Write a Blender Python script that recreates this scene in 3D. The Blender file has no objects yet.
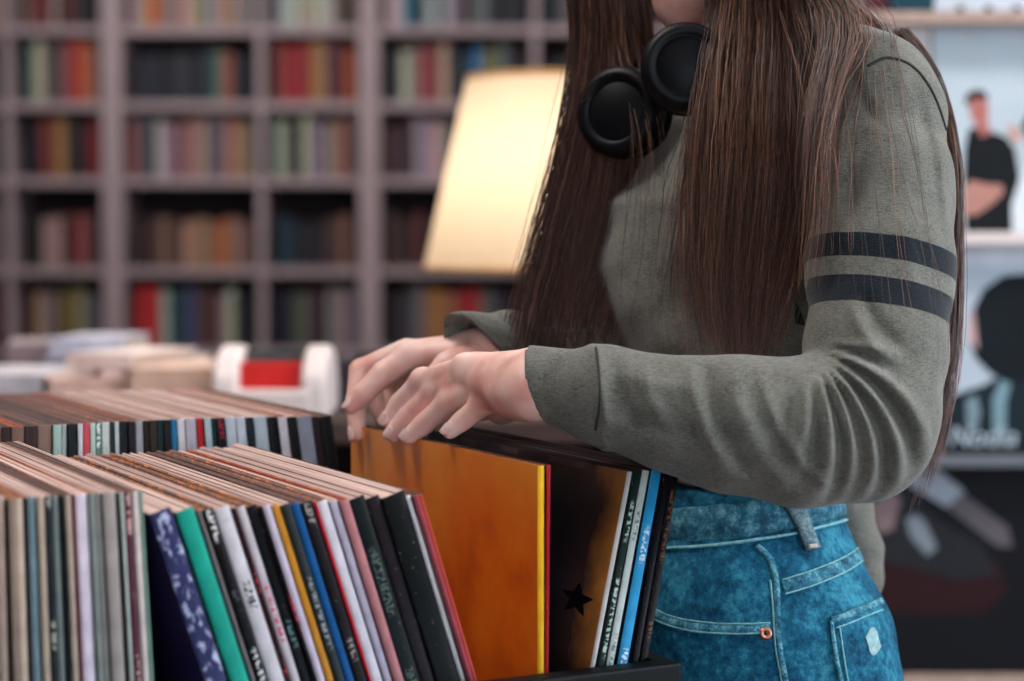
import bpy, bmesh, math, random
import numpy as np
from mathutils import Vector, Matrix
from mathutils.bvhtree import BVHTree
PI = math.pi
SC = bpy.context.scene
COL = SC.collection
F = 1900.0; CZ = 1.22; PITCH = math.radians(3.03)
RND = random.Random(7)

def P(px, py, Y):
    """point of the room seen at (px, py) of the photograph, at distance Y in front of the camera"""
    a = (px - 512) / F; b = -(py - 340.5) / F
    d = Vector((a, math.cos(PITCH) + b * math.sin(PITCH), -math.sin(PITCH) + b * math.cos(PITCH)))
    k = Y / d.y
    return Vector((d.x * k, Y, CZ + d.z * k))

# ------------------------------------------------------------------ materials
def lin(c):
    return tuple(((v / 255) / 12.92 if v / 255 <= 0.04045 else ((v / 255 + 0.055) / 1.055) ** 2.4) for v in c) + (1.0,)

class NT:
    def __init__(s, name):
        s.m = bpy.data.materials.new(name); s.m.use_nodes = True
        s.t = s.m.node_tree; s.b = s.t.nodes['Principled BSDF']; s.out = s.t.nodes['Material Output']
    def n(s, typ, **kw):
        x = s.t.nodes.new(typ)
        for k, v in kw.items():
            if k in x.inputs.keys(): x.inputs[k].default_value = v
            else: setattr(x, k, v)
        return x
    def l(s, a, b): s.t.links.new(a, b)
    def coord(s, kind='Object'): return s.n('ShaderNodeTexCoord').outputs[kind]
    def scaled(s, src, sc):
        m = s.n('ShaderNodeMapping'); m.inputs['Scale'].default_value = sc; s.l(src, m.inputs[0]); return m.outputs[0]
    def noise(s, vec, scale, detail=2.0, rough=0.5):
        x = s.n('ShaderNodeTexNoise'); x.inputs['Scale'].default_value = scale; x.inputs['Detail'].default_value = detail
        x.inputs['Roughness'].default_value = rough; s.l(vec, x.inputs['Vector']); return x.outputs[0]
    def ramp(s, fac, stops, interp='LINEAR'):
        r = s.n('ShaderNodeValToRGB'); cr = r.color_ramp; cr.interpolation = interp
        while len(cr.elements) > 1: cr.elements.remove(cr.elements[-1])
        cr.elements[0].position = stops[0][0]; cr.elements[0].color = stops[0][1]
        for p, c in stops[1:]:
            e = cr.elements.new(p); e.color = c
        s.l(fac, r.inputs[0]); return r.outputs[0]
    def math(s, op, a, b=None, c=None):
        x = s.n('ShaderNodeMath'); x.operation = op
        for i, v in enumerate((a, b, c)):
            if v is None: continue
            if isinstance(v, (int, float)): x.inputs[i].default_value = v
            else: s.l(v, x.inputs[i])
        return x.outputs[0]
    def mix(s, fac, a, b, mode='MIX'):
        x = s.n('ShaderNodeMix'); x.data_type = 'RGBA'; x.blend_type = mode
        if isinstance(fac, (int, float)): x.inputs[0].default_value = fac
        else: s.l(fac, x.inputs[0])
        for i, v in ((6, a), (7, b)):
            if isinstance(v, tuple): x.inputs[i].default_value = v
            else: s.l(v, x.inputs[i])
        return x.outputs[2]
    def bump(s, h, strength=0.3, dist=0.001):
        x = s.n('ShaderNodeBump'); x.inputs['Strength'].default_value = strength; x.inputs['Distance'].default_value = dist
        s.l(h, x.inputs['Height']); s.l(x.outputs[0], s.b.inputs['Normal'])
    def base(s, v):
        if isinstance(v, tuple): s.b.inputs['Base Color'].default_value = v
        else: s.l(v, s.b.inputs['Base Color'])

_mc = {}
def mat(name, rgb, rough=0.6, var=0.12, scale=40.0, metal=0.0, spec=0.4, bump=0.0, stretch=(1, 1, 1), coat=0.0):
    key = (name, tuple(rgb), rough, metal)
    if key in _mc: return _mc[key]
    s = NT(name); c = lin(rgb)
    n = s.noise(s.scaled(s.coord(), stretch), scale, 4.0)
    lo = tuple(v * (1 - var) for v in c[:3]) + (1,); hi = tuple(min(1, v * (1 + var)) for v in c[:3]) + (1,)
    s.base(s.ramp(n, [(0.3, lo), (0.7, hi)]))
    s.b.inputs['Roughness'].default_value = rough; s.b.inputs['Metallic'].default_value = metal
    s.b.inputs['Specular IOR Level'].default_value = spec
    if coat: s.b.inputs['Coat Weight'].default_value = coat; s.b.inputs['Coat Roughness'].default_value = 0.15
    if bump: s.bump(n, bump)
    _mc[key] = s.m
    return s.m

def wood(name, rgb, rough=0.5):
    s = NT(name); c = lin(rgb)
    n = s.noise(s.scaled(s.coord(), (3, 3, 40)), 3.0, 6.0)
    s.base(s.ramp(n, [(0.3, tuple(v * 0.7 for v in c[:3]) + (1,)), (0.7, tuple(min(1, v * 1.15) for v in c[:3]) + (1,))]))
    s.b.inputs['Roughness'].default_value = rough
    s.bump(n, 0.15)
    return s.m

# ------------------------------------------------------------------ objects
def tag(o, label=None, cat=None, group=None, kind=None):
    if label: o['label'] = label
    if cat: o['category'] = cat
    if group: o['group'] = group
    if kind: o['kind'] = kind
    return o

def link(o, parent=None):
    COL.objects.link(o)
    if parent is not None: o.parent = parent
    return o

def empty(name, loc=(0, 0, 0), rz=0.0):
    o = bpy.data.objects.new(name, None); o.location = loc; o.rotation_euler = (0, 0, rz); o.empty_display_size = 0.05
    return link(o)

class MB:
    """collects simple solids, then links them as ONE mesh object"""
    def __init__(s): s.bm = bmesh.new()
    def box(s, x0, x1, y0, y1, z0, z1, mi=0, bev=0.0):
        b = bmesh.new()
        bmesh.ops.create_cube(b, size=1.0)
        for v in b.verts:
            v.co = Vector((x0 + (v.co.x + .5) * (x1 - x0), y0 + (v.co.y + .5) * (y1 - y0), z0 + (v.co.z + .5) * (z1 - z0)))
        if bev: bmesh.ops.bevel(b, geom=b.edges[:], offset=bev, segments=2, affect='EDGES', profile=0.6)
        for f in b.faces: f.material_index = mi
        s.join(b); return s
    def join(s, b):
        m = bpy.data.meshes.new('t'); b.to_mesh(m); b.free(); s.bm.from_mesh(m); bpy.data.meshes.remove(m)
    def lathe(s, prof, seg=48, mi=0, c=(0, 0, 0), M=None, smooth=True):
        b = bmesh.new(); rings = []
        for r, z in prof:
            rings.append([b.verts.new((r * math.cos(2 * PI * i / seg), r * math.sin(2 * PI * i / seg), z)) for i in range(seg)])
        for a, q in zip(rings, rings[1:]):
            for i in range(seg):
                f = b.faces.new((a[i], a[(i + 1) % seg], q[(i + 1) % seg], q[i])); f.smooth = smooth; f.material_index = mi
        if M is not None: bmesh.ops.transform(b, matrix=M, verts=b.verts)
        bmesh.ops.translate(b, vec=Vector(c), verts=b.verts)
        s.join(b); return s
    def poly(s, pts, mi=0, thick=None, n=None):
        vs = [s.bm.verts.new(p) for p in pts]
        f = s.bm.faces.new(vs); f.material_index = mi
        return s
    def tube(s, pts, rad, seg=8, mi=0, cap=True):
        pts = [Vector(p) for p in pts]; n = len(pts); rings = []
        if not isinstance(rad, (list, tuple)): rad = [rad] * n
        up = None
        for i, p in enumerate(pts):
            t = (pts[min(i + 1, n - 1)] - pts[max(i - 1, 0)]).normalized()
            if up is None: up = t.orthogonal().normalized()
            up = (up - t * up.dot(t)).normalized(); w = t.cross(up)
            rings.append([s.bm.verts.new(p + (up * math.cos(2 * PI * k / seg) + w * math.sin(2 * PI * k / seg)) * rad[i]) for k in range(seg)])
        for a, b in zip(rings, rings[1:]):
            for k in range(seg):
                f = s.bm.faces.new((a[k], a[(k + 1) % seg], b[(k + 1) % seg], b[k])); f.smooth = True; f.material_index = mi
        if cap:
            for r in (rings[0][::-1], rings[-1]):
                f = s.bm.faces.new(r); f.material_index = mi
        return s
    def build(s, name, mats, parent=None, smooth=False, recalc=True):
        if recalc: bmesh.ops.recalc_face_normals(s.bm, faces=s.bm.faces[:])
        me = bpy.data.meshes.new(name); s.bm.to_mesh(me); s.bm.free()
        for m in (mats if isinstance(mats, (list, tuple)) else [mats]): me.materials.append(m)
        o = bpy.data.objects.new(name, me)
        if smooth:
            for p in me.polygons: p.use_smooth = True
        return link(o, parent)

def ordinal(i):
    ones = ['first', 'second', 'third', 'fourth', 'fifth', 'sixth', 'seventh', 'eighth', 'ninth', 'tenth', 'eleventh', 'twelfth', 'thirteenth',
            'fourteenth', 'fifteenth', 'sixteenth', 'seventeenth', 'eighteenth', 'nineteenth', 'twentieth']
    if i < 20: return ones[i]
    t = {2: 'twenty', 3: 'thirty', 4: 'forty', 5: 'fifty'}[(i + 1) // 10]
    if (i + 1) % 10 == 0: return t[:-1] + 'ieth'
    return t + '-' + ones[(i + 1) % 10 - 1]
# ------------------------------------------------------------------ camera
cam = bpy.data.cameras.new('camera'); co = bpy.data.objects.new('camera', cam); COL.objects.link(co)
cam.lens = F / 1024 * 36; cam.sensor_width = 36; cam.sensor_fit = 'HORIZONTAL'
co.location = (0, 0, CZ); co.rotation_euler = (PI / 2 - PITCH, 0, 0)
cam.dof.use_dof = True; cam.dof.focus_distance = 1.34; cam.dof.aperture_fstop = 3.8
cam.clip_end = 60
SC.camera = co
SC.view_settings.view_transform = 'Standard'; SC.view_settings.look = 'None'
SC.view_settings.gamma = 1.0; SC.view_settings.use_curve_mapping = False; SC.view_settings.exposure = 0.1

# ------------------------------------------------------------------ room
def struct(name, mb, m, parent=None):
    o = mb.build(name, m, parent)
    if parent is None: o['kind'] = 'structure'
    return o
M_wall = mat('wall_plaster', (62, 52, 58), 0.9, 0.06, 3)
M_dark = mat('dark_wall_plaster', (70, 62, 66), 0.9, 0.06, 3)
XL, XR, YB, YF, HC = -3.9, 2.4, 8.35, -3.2, 3.1
struct('floor', MB().box(XL, XR, YF, YB, -0.1, 0), wood('floor_planks', (88, 66, 54), 0.5))
struct('ceiling', MB().box(XL, XR, YF, YB, HC, HC + .1), mat('ceiling_plaster', (150, 145, 142), 0.9, 0.04, 3))
struct('wall_back', MB().box(XL - .1, XR + .1, YB, YB + .1, 0, HC), M_wall)
struct('wall_left', MB().box(XL - .1, XL, YF, YB, 0, HC), M_wall)
w = MB(); w.box(XR, XR + .1, YF, -.9, 0, HC); w.box(XR, XR + .1, 2.3, YB, 0, HC); w.box(XR, XR + .1, -.9, 2.3, 0, .6); w.box(XR, XR + .1, -.9, 2.3, 2.8, HC)
struct('wall_right', w, M_dark)
wf = MB()
for y in (-.9, .68, 2.25): wf.box(XR + .03, XR + .08, y, y + .05, .6, 2.8)
wf.box(XR + .03, XR + .08, -.9, 2.3, .6, .66); wf.box(XR + .03, XR + .08, -.9, 2.3, 2.74, 2.8)
struct('window_2', wf, mat('window_frame_paint', (60, 58, 58)))
# shop front behind the camera: a wall with a wide window in it
w = MB(); w.box(XL - .1, XR + .1, YF - .1, YF, 0, .5); w.box(XL - .1, XR + .1, YF - .1, YF, 2.9, HC)
w.box(XL - .1, -.6, YF - .1, YF, .5, 2.9); w.box(2.1, XR + .1, YF - .1, YF, .5, 2.9)
struct('wall_front', w, M_wall)
wf = MB()
for x in (-.6, .7, 2.05): wf.box(x, x + .05, YF - .09, YF - .03, .5, 2.9)
wf.box(-.6, 2.1, YF - .09, YF - .03, .5, .56); wf.box(-.6, 2.1, YF - .09, YF - .03, 2.84, 2.9)
struct('window_1', wf, mat('window_frame_paint', (60, 58, 58)))

# ------------------------------------------------------------------ tall bookshelf at the back
SY = 7.9; SD = 0.34
def sx(px): return (px - 512) / F * SY
M_shelf = mat('shelf_paint', (146, 130, 136), 0.6, 0.06, 6)
bs = empty('bookshelf', (0.0, SY, 0))
tag(bs, 'tall wide grey-mauve wall bookshelf filled with books across the back of the shop', 'bookshelf')
zs = [2.404, 2.084, 1.774, 1.462, 1.088, .75, .41, .07]
TH = .034
xs_post = [-143, 114.5, 370, 628, 886]
xs_div = [10, 262, 535, 760]
for px in xs_post:
    MB().box(sx(px) - .042, sx(px) + .042, -.02, SD, 0, 2.75).build('upright', M_shelf, bs)
for a, b in zip(xs_post, xs_post[1:]):
    for z in zs:
        MB().box(sx(a) + .042, sx(b) - .042, -.005, SD, z - TH / 2, z + TH / 2, bev=.002).build('shelf_board', M_shelf, bs)
for px in xs_div:
    MB().box(sx(px) - .016, sx(px) + .016, 0, SD - .012, .10, 2.74).build('divider', M_shelf, bs)
MB().box(sx(-146) + .042, sx(886) - .042, SD - .012, SD, .0, 2.75).build('back_panel', mat('shelf_back_panel', (40, 31, 38), 0.8), bs)

CN = {'k': ('black', (24, 22, 30)), 'n': ('dark navy', (30, 34, 52)), 'g': ('grey', (112, 108, 116)), 'w': ('off-white', (196, 182, 188)),
      'p': ('pale pink-grey', (176, 150, 154)), 'b': ('beige', (172, 142, 128)), 't': ('tan', (158, 118, 92)), 'o': ('orange', (190, 96, 52)),
      'r': ('red', (176, 34, 44)), 'm': ('maroon', (98, 30, 40)), 'd': ('dusty red', (150, 74, 78)), 'u': ('brown', (86, 58, 56)),
      'l': ('pale blue', (168, 184, 200)), 'e': ('dark teal', (30, 66, 78)), 'y': ('mustard', (180, 140, 66)), 'v': ('olive grey', (96, 92, 76)),
      'c': ('bright blue', (40, 120, 160)), 'h': ('charcoal', (52, 50, 60)), 's': ('slate blue', (70, 84, 112)), 'a': ('lavender', (170, 156, 178))}
ROWS = [  # (shelf z, words, [ (px0, px1, colours, height factor) ... ])
 (2.084, 'topmost shelf in view', [(-24, 2, 'bub', .9), (20, 100, 'bmdmpkmukk', .95), (126, 252, 'pbotptpbgltbtp', .95), (271, 358, 'pwwpwwwuu', .95), (382, 527, 'wwcenwhwghggknkn', .95), (544, 596, 'ehgvkk', .9)]),
 (1.774, 'second shelf down', [(-24, 2, 'nkn', .85), (20, 100, 'elwghgddrot', .95), (126, 252, 'knnnknhnknegdkn', .82), (271, 358, 'drrrrytumo', .93), (382, 527, 'khwgddphnecyvghk', .86), (544, 596, 'knknkk', .8)]),
 (1.462, 'third shelf down', [(-24, 2, 'hgh', .85), (20, 100, 'nkmdhotuknmr', .95), (126, 252, 'dgnwpubtpugbtp', .93), (271, 358, 'wpnnwpsbvtu', .92), (382, 527, 'unuppwghmkhghuk', .9), (544, 596, 'khghkn', .8)]),
 (1.088, 'fourth shelf down', [(-24, 2, 'bbg', .75), (20, 100, 'kkpbpkmddk', .68), (126, 252, 'kukutuubtbttottt', .62), (271, 358, 'eennknkuutu', .66), (382, 527, 'ukumkukkuukmkkk', .7), (544, 596, 'kkuknk', .7)]),
 (.75, 'fifth shelf down', [(-24, 2, 'mdm', .85), (20, 100, 'mbbpuyvybvg', .85), (126, 252, 'rrrleesuumawhn', .88), (271, 358, 'nnvghukpgpg', .85), (382, 527, 'khvgtyotrrrgghkn', .85), (544, 596, 'nhghkk', .85)])]
_bk = {}
def book_mesh(w, h, d, rgb):
    k = (round(w, 3), round(h, 2), round(d, 2), rgb)
    if k not in _bk:
        m = MB(); m.box(0, w, 0, .0035, 0, h, 0, .0012); m.box(0, .003, 0, d, 0, h, 0); m.box(w - .003, w, 0, d, 0, h, 0)
        m.box(.003, w - .003, .003, d - .004, .004, h - .004, 1)
        o = m.build('book', [mat('book_cloth', tuple(int(v * .86) for v in rgb), 0.6, .25, 25), M_paper]); _bk[k] = o.data
        bpy.data.objects.remove(o)
    return bpy.data.objects.new('book', _bk[k])
M_paper = mat('book_pages', (206, 190, 174), .8, .08, 90)
for ri, (z, words, cells) in enumerate(ROWS):
    for ci, (p0, p1, cols, hf) in enumerate(cells):
        clear = (zs[ri] - zs[ri + 1]) - TH
        n = len(cols); x = sx(p0) + .022; end = sx(p1) - .014
        ws = [RND.uniform(.75, 1.25) for _ in cols]; k = (end - x) / sum(ws)
        for i, c in enumerate(cols):
            wd = ws[i] * k; h = clear * hf * RND.uniform(.86, 1.0); d = RND.uniform(.15, .2)
            if c in 'kn': h *= .92
            base = CN[c][1]; rgb = tuple(int(max(8, min(240, v * RND.uniform(.85, 1.12)))) for v in base)
            o = link(book_mesh(wd * .96, h, d, rgb))
            o.location = (x, SY + .02 + RND.uniform(0, .035), z + TH / 2 + .0005)
            cw = ['outer left', 'left', 'centre left', 'centre right', 'right', 'far right'][ci]
            tag(o, f'{CN[c][0]} book, {ordinal(i)} along in the {cw} compartment, {words}', 'book', 'books on the ' + words)
            x += wd

# ------------------------------------------------------------------ floor lamp
LY = 3.3; lx = P(549, 240, LY).x
lamp = empty('floor_lamp', (lx, LY, 0))
tag(lamp, 'floor lamp with a lit cream pleated shade glowing beside the long hair', 'lamp')
z1 = P(549, 79, LY).z; z0 = P(549, 268, LY).z
s = NT('lamp_shade_fabric')
tr = s.n('ShaderNodeBsdfTranslucent'); df = s.n('ShaderNodeBsdfDiffuse'); mx = s.n('ShaderNodeMixShader')
tr.inputs[0].default_value = lin((255, 238, 214)); df.inputs[0].default_value = lin((236, 214, 190)); mx.inputs[0].default_value = .72
s.l(tr.outputs[0], mx.inputs[1]); s.l(df.outputs[0], mx.inputs[2]); mx.inputs[0].default_value = .3
s.l(mx.outputs[0], s.out.inputs[0])
N = 180; bm = bmesh.new(); R0, R1 = .2156, .141; rows = []
for j in range(9):
    t = j / 8; r = R0 + (R1 - R0) * t; rows.append([bm.verts.new(((r + .0012 * (i % 2)) * math.cos(2 * PI * i / N), (r + .0012 * (i % 2)) * math.sin(2 * PI * i / N), z0 + (z1 - z0) * t)) for i in range(N)])
for a, b in zip(rows, rows[1:]):
    for i in range(N): bm.faces.new((a[i], a[(i + 1) % N], b[(i + 1) % N], b[i]))
me = bpy.data.meshes.new('lamp_shade'); bm.to_mesh(me); bm.free(); me.materials.append(s.m)
sh = link(bpy.data.objects.new('lamp_shade', me), lamp)
M_brass = mat('lamp_trim', (226, 170, 104), .6, .05)
for zz, rr in ((z0, R0), (z1, R1)):
    MB().lathe([(rr - .0015, zz - .004), (rr + .003, zz - .004), (rr + .003, zz + .004), (rr - .0015, zz + .004), (rr - .0015, zz - .004)], 96).build('shade_trim', M_brass, lamp)
M_metal = mat('lamp_metal', (40, 36, 36), .35, .05, metal=.8)
MB().lathe([(.0, .03), (.011, .03), (.011, z0 + .032), (0, z0 + .032)], 24).build('pole', M_metal, lamp)
MB().lathe([(0, .0), (.15, 0), (.15, .012), (.04, .03), (0, .032)], 64).build('base', M_metal, lamp)
sb = NT('bulb_glass'); sb.b.inputs['Emission Color'].default_value = (1, .80, .55, 1); sb.b.inputs['Emission Strength'].default_value = 9
MB().lathe([(0.0005, z0 + .105), (.018, z0 + .100), (.028, z0 + .078), (.025, z0 + .056), (.013, z0 + .034), (0.0005, z0 + .028)], 24).build('bulb', sb.m, lamp)
spk = MB()
for a in (0, 2 * PI / 3, 4 * PI / 3): spk.tube([(0, 0, z0 + .026), (R0 * .97 * math.cos(a), R0 * .97 * math.sin(a), z0 + .012)], .0018, 6)
spk.build('shade_frame', M_metal, lamp)
bl = bpy.data.lights.new('lamp_bulb_light', 'POINT'); bl.energy = 1.55; bl.color = (1, .87, .72); bl.shadow_soft_size = .035
blo = bpy.data.objects.new('lamp_bulb_light', bl); blo.location = (lx, LY, z0 + .15); COL.objects.link(blo)

# ------------------------------------------------------------------ display table of paperbacks between bins and shelf
TZ = .988
tb = empty('display_table', (-.78, 2.75, 0))
tag(tb, 'dark low display table covered with paperbacks behind the record bins', 'table')
M_tw = wood('table_wood', (74, 54, 50))
MB().box(-.95, 1.02, -.32, .36, TZ - .03, TZ, bev=.003).build('tabletop', M_tw, tb)
for x in (-.9, .97):
    for y in (-.27, .31): MB().box(x - .025, x + .025, y - .025, y + .025, 0, TZ - .03).build('leg', M_tw, tb)
def flat_book(px, py, Y, w, d, h, rgb, rz, cname, place, tilt=0.0, z=None):
    m = MB(); m.box(-w / 2, w / 2, -d / 2, d / 2, 0, .0025, 0, .0008); m.box(-w / 2, w / 2, -d / 2, d / 2, h - .0025, h, 0, .0008)
    m.box(-w / 2, w / 2, -d / 2, -d / 2 + .003, 0, h, 0); m.box(-w / 2 + .004, w / 2 - .004, -d / 2 + .003, d / 2 - .004, .0025, h - .0025, 1)
    o = m.build('paperback', [mat('paperback_cover', rgb, .45, .2, 30), M_paper])
    p = P(px, py, Y); o.location = (p.x, Y, p.z if z is None else z); o.rotation_euler = (tilt, 0, rz)
    tag(o, f'{cname} paperback {place}', 'book', 'paperbacks on the display table')
    return o
PILES = [ # px, Y, w, d, list of (colour, cname, h)
 (12, 2.62, .15, .2, [((188, 196, 214), 'pale blue', .03), ((60, 60, 70), 'dark grey', .022), ((196, 190, 198), 'off-white', .03)]),
 (48, 2.95, .13, .2, [((108, 70, 76), 'mauve brown', .05), ((200, 186, 190), 'white', .03), ((140, 118, 124), 'grey-pink', .045)]),
 (78, 2.55, .10, .17, [((206, 168, 150), 'salmon beige', .045), ((198, 160, 146), 'peach', .05)]),
 (98, 2.9, .11, .18, [((60, 62, 76), 'slate', .05), ((176, 178, 200), 'lavender', .055), ((188, 186, 204), 'pale lilac', .03)]),
 (130, 2.6, .10, .18, [((210, 120, 108), 'coral', .05), ((222, 196, 190), 'pale pink', .06), ((226, 204, 198), 'blush', .02)]),
 (160, 2.75, .12, .18, [((168, 140, 66), 'olive yellow', .04), ((130, 92, 80), 'brown', .03), ((214, 190, 178), 'cream', .03)]),
 (182, 2.55, .11, .18, [((222, 212, 208), 'white', .06), ((216, 176, 156), 'peach beige', .065)]),
 (206, 2.85, .1, .16, [((120, 92, 96), 'brown grey', .05), ((104, 80, 88), 'plum', .05)]),
]
for pi_, (px, Y, w, d, bl_) in enumerate(PILES):
    bl_ = bl_[1:] if len(bl_) == 3 else [bl_[1]]
    z = TZ + .0005
    for bi, (rgb, cn, h) in enumerate(bl_):
        pos = ['at the bottom', 'on top'][bi] if len(bl_) == 2 else 'lying alone'
        flat_book(px, 0, Y, w, d, h, rgb, RND.uniform(-.35, .35), cn, f'{pos} {"in the" if len(bl_) == 1 else "of the"} {ordinal(pi_)} spot from the left', 0, z)
        z += h + .0006
# white rounded box with a red book in it, at the right end of the table
bx = P(276, 400, 2.5); X0, X1 = P(218, 0, 2.5).x, P(331, 0, 2.5).x; WW = X1 - X0
tray = empty('storage_bin', ((X0 + X1) / 2, 2.5, TZ + .0005))
tag(tray, 'white rounded open-front box holding a red book at the end of the table', 'box')
M_white = mat('white_plastic', (226, 210, 206), .45, .04)
zt = P(276, 345, 2.5).z - TZ
def side(x, s):
    m = MB(); pr = []
    for i in range(13):
        a = PI * i / 12; pr.append((-.085 * math.cos(a), zt - .05 + .05 * math.sin(a)))
    out = [(-.085, 0)] + pr + [(.085, 0)]
    w = .034
    v0 = [m.bm.verts.new((x, y, z)) for y, z in out]; v1 = [m.bm.verts.new((x + s * w, y, z)) for y, z in out]
    m.bm.faces.new(v0); m.bm.faces.new(v1[::-1]); n = len(out)
    for i in range(n): m.bm.faces.new((v0[i], v1[i], v1[(i + 1) % n], v0[(i + 1) % n]))
    o = m.build('side_wall', M_white, tray); md = o.modifiers.new('b', 'BEVEL'); md.width = .009; md.segments = 4
    md.limit_method = 'ANGLE'; return o
side(-WW / 2, 1); side(WW / 2, -1)
MB().box(-WW / 2 + .02, WW / 2 - .02, -.085, .085, 0, .012, bev=.002).build('base', M_white, tray)
MB().box(-WW / 2 + .02, WW / 2 - .02, -.088, -.07, 0, P(276, 385, 2.5).z - TZ, bev=.006).build('front_lip', M_white, tray)
MB().box(-WW / 2 + .02, WW / 2 - .02, .07, .085, 0, zt - .03, bev=.003).build('back_wall', M_white, tray)
rb = flat_book(0, 0, 2.5, WW - .056, P(276, 360, 2.5).z - TZ - .014, .03, (214, 34, 30), 0, 'bright red', 'standing inside the white rounded box', PI / 2, 0)
rb.location = ((X0 + X1) / 2, 2.5 - .03, TZ + .0135 + (P(276, 360, 2.5).z - TZ - .014) / 2)
gb = flat_book(0, 0, 2.5, WW - .06, zt - .02, .03, (74, 76, 76), 0, 'dark grey', 'standing behind the red one in the white box', PI / 2, 0)
gb.location = ((X0 + X1) / 2, 2.5 + .02, TZ + .0135 + (zt - .02) / 2)

# dark crate at the right end of the table
cx0, cx1 = P(338, 0, 2.62).x, P(610, 0, 2.62).x
cr = empty('storage_crate', ((cx0 + cx1) / 2, 2.72, TZ + .0005)); hw = (cx1 - cx0) / 2; ch = P(0, 362, 2.62).z - TZ
tag(cr, 'dark plum wooden crate on the display table, behind the two hands', 'crate')
M_cr = mat('crate_stain', (40, 28, 38), .7, .15, 20)
MB().box(-hw, hw, -.10, .10, 0, .012).build('base', M_cr, cr)
for y in (-.11, .10):
    m = MB()
    for k in range(2): m.box(-hw, hw, y, y + .01, .002 + k * ch * .51, .002 + k * ch * .51 + ch * .47, bev=.001)
    m.build('side_boards', M_cr, cr)
for x in (-hw, hw - .012): MB().box(x, x + .012, -.10, .10, .012, ch, bev=.001).build('end_board', M_cr, cr)

# ------------------------------------------------------------------ cover display rack on the right
RY = 2.9
def rx(px): return (px - 512) / F * RY
def rz(py): return P(0, py, RY).z
rk = empty('cover_display_rack', (1.2, RY + .03, 0))
tag(rk, 'wall rack with narrow ledges showing album covers face out on the right', 'rack')
O = rk.location
M_rack = mat('rack_board', (150, 128, 116), .6, .08); M_ledge = mat('rack_ledge_metal', (104, 108, 116), .5, .05)
rkx0, rkx1 = rx(800), rx(1420)
MB().box(rkx0 - O.x, rkx1 - O.x, .0, .03, .3, 2.5).build('back_board', M_rack, rk)
LED = [19, 236, 455, 671]
for i, y in enumerate([-198] + LED):
    z = rz(y)
    m = MB(); m.box(rkx0 - O.x, rkx1 - O.x, -.075, 0, z - .006, z, 0, .001); m.box(rkx0 - O.x, rkx1 - O.x, -.08, -.075, z - .012, z + .006, 0, .001)
    m.build('ledge', [mat('ledge_blond_wood', (178, 150, 136), .6) if i in (1, 4) else (M_white if i == 2 else M_ledge)], rk)
for x in (rkx0, rkx1):
    MB().box(x - .02 - O.x, x + .02 - O.x, -.02, .06, 0, 2.5).build('post', M_ledge, rk)

def cover(px0, ybot, label, bg, shapes, w=.315, h=.322, text=None):
    """a sleeve standing on a ledge; shapes are printed areas as (colour, [(u, v) ...]) with u, v in 0..1 from the lower left"""
    x0 = rx(px0); z = rz(ybot) + .0005
    mats = [mat('printed_card', bg, .6, .05, 12, spec=.15)]; m = MB(); m.box(0, w, 0, .004, 0, h)
    for k, (c, pts) in enumerate(shapes):
        if c not in [q for q, _ in mats[1:]] if False else True:
            mats.append(mat('printed_ink', tuple(int(v * (.6 if max(c) < 90 else 1)) for v in c), .6, .1, 30, spec=.15))
        y = -.0003 - .00015 * k
        m.poly([(u * w, y, v * h) for u, v in pts], k + 1)
    o = m.build('record_sleeve', mats, recalc=False); o.location = (x0, RY - .02, z); o.rotation_euler = (-.1, 0, 0)
    tag(o, label, 'record', 'album covers on the display rack')
    if text:
        cu = bpy.data.curves.new('cover_lettering', 'FONT'); cu.body = text[0]; cu.size = text[1]; cu.extrude = .0004; cu.shear = .3
        tmp = bpy.data.objects.new('t', cu); COL.objects.link(tmp); bpy.context.view_layer.update()
        me = bpy.data.meshes.new_from_object(tmp.evaluated_get(bpy.context.evaluated_depsgraph_get())); bpy.data.objects.remove(tmp)
        t = link(bpy.data.objects.new('cover_lettering', me), o); me.materials.clear(); t.location = (text[2], -.0025, text[3]); t.rotation_euler = (PI / 2, 0, 0)
        me.materials.append(mat('pale_ink', (190, 205, 215), .4, .02)); tag(t, 'white lettering')
    return o
def ell(cx, cy, rx_, ry_, n=28, a0=0): return [(cx + rx_ * math.cos(2 * PI * i / n + a0), cy + ry_ * math.sin(2 * PI * i / n + a0)) for i in range(n)]
# unit conversion: picture offset inside a cover whose left edge is at px0 and bottom at yb
def uv(px0, yb, pts): return [((x - px0) / F * RY / .315, (yb - y) / F * RY / .315) for x, y in pts]
A0 = 931
cover(A0, 236, 'album cover with a man in black folding his arms on a pale grey ground', (186, 198, 206), [
    ((24, 30, 38), uv(A0, 236, [(962, 235), (960, 180), (962, 150), (966, 132), (980, 128), (990, 135), (1004, 140), (1012, 152), (1016, 180), (1012, 235)])),
    ((178, 110, 104), uv(A0, 236, [(967, 100), (974, 96), (982, 98), (986, 110), (985, 124), (988, 136), (978, 140), (973, 128), (967, 118)])),
    ((44, 34, 34), uv(A0, 236, [(962, 104), (966, 96), (975, 93), (984, 96), (986, 104), (980, 102), (970, 102), (965, 110)])),
    ((182, 130, 118), uv(A0, 236, [(960, 190), (966, 182), (985, 186), (998, 186), (1000, 194), (988, 206), (972, 216), (960, 216)])),
    ((204, 150, 132), uv(A0, 236, [(1004, 128), (1012, 130), (1018, 138), (1016, 146), (1008, 142)])),
    ((218, 226, 232), uv(A0, 236, [(1008, 235), (1008, 205), (1020, 170), (1045, 150), (1080, 150), (1100, 180), (1110, 235)])),
    ((28, 28, 34), uv(A0, 236, [(1018, 130), (1030, 110), (1060, 105), (1075, 130), (1060, 152), (1030, 150)]))])
cover(722, 236, 'album cover with a cream ground half hidden behind the shoulder', (206, 200, 200), [((150, 128, 120), [(.1, .1), (.6, .1), (.6, .7), (.1, .7)])])
B0 = 941
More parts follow.
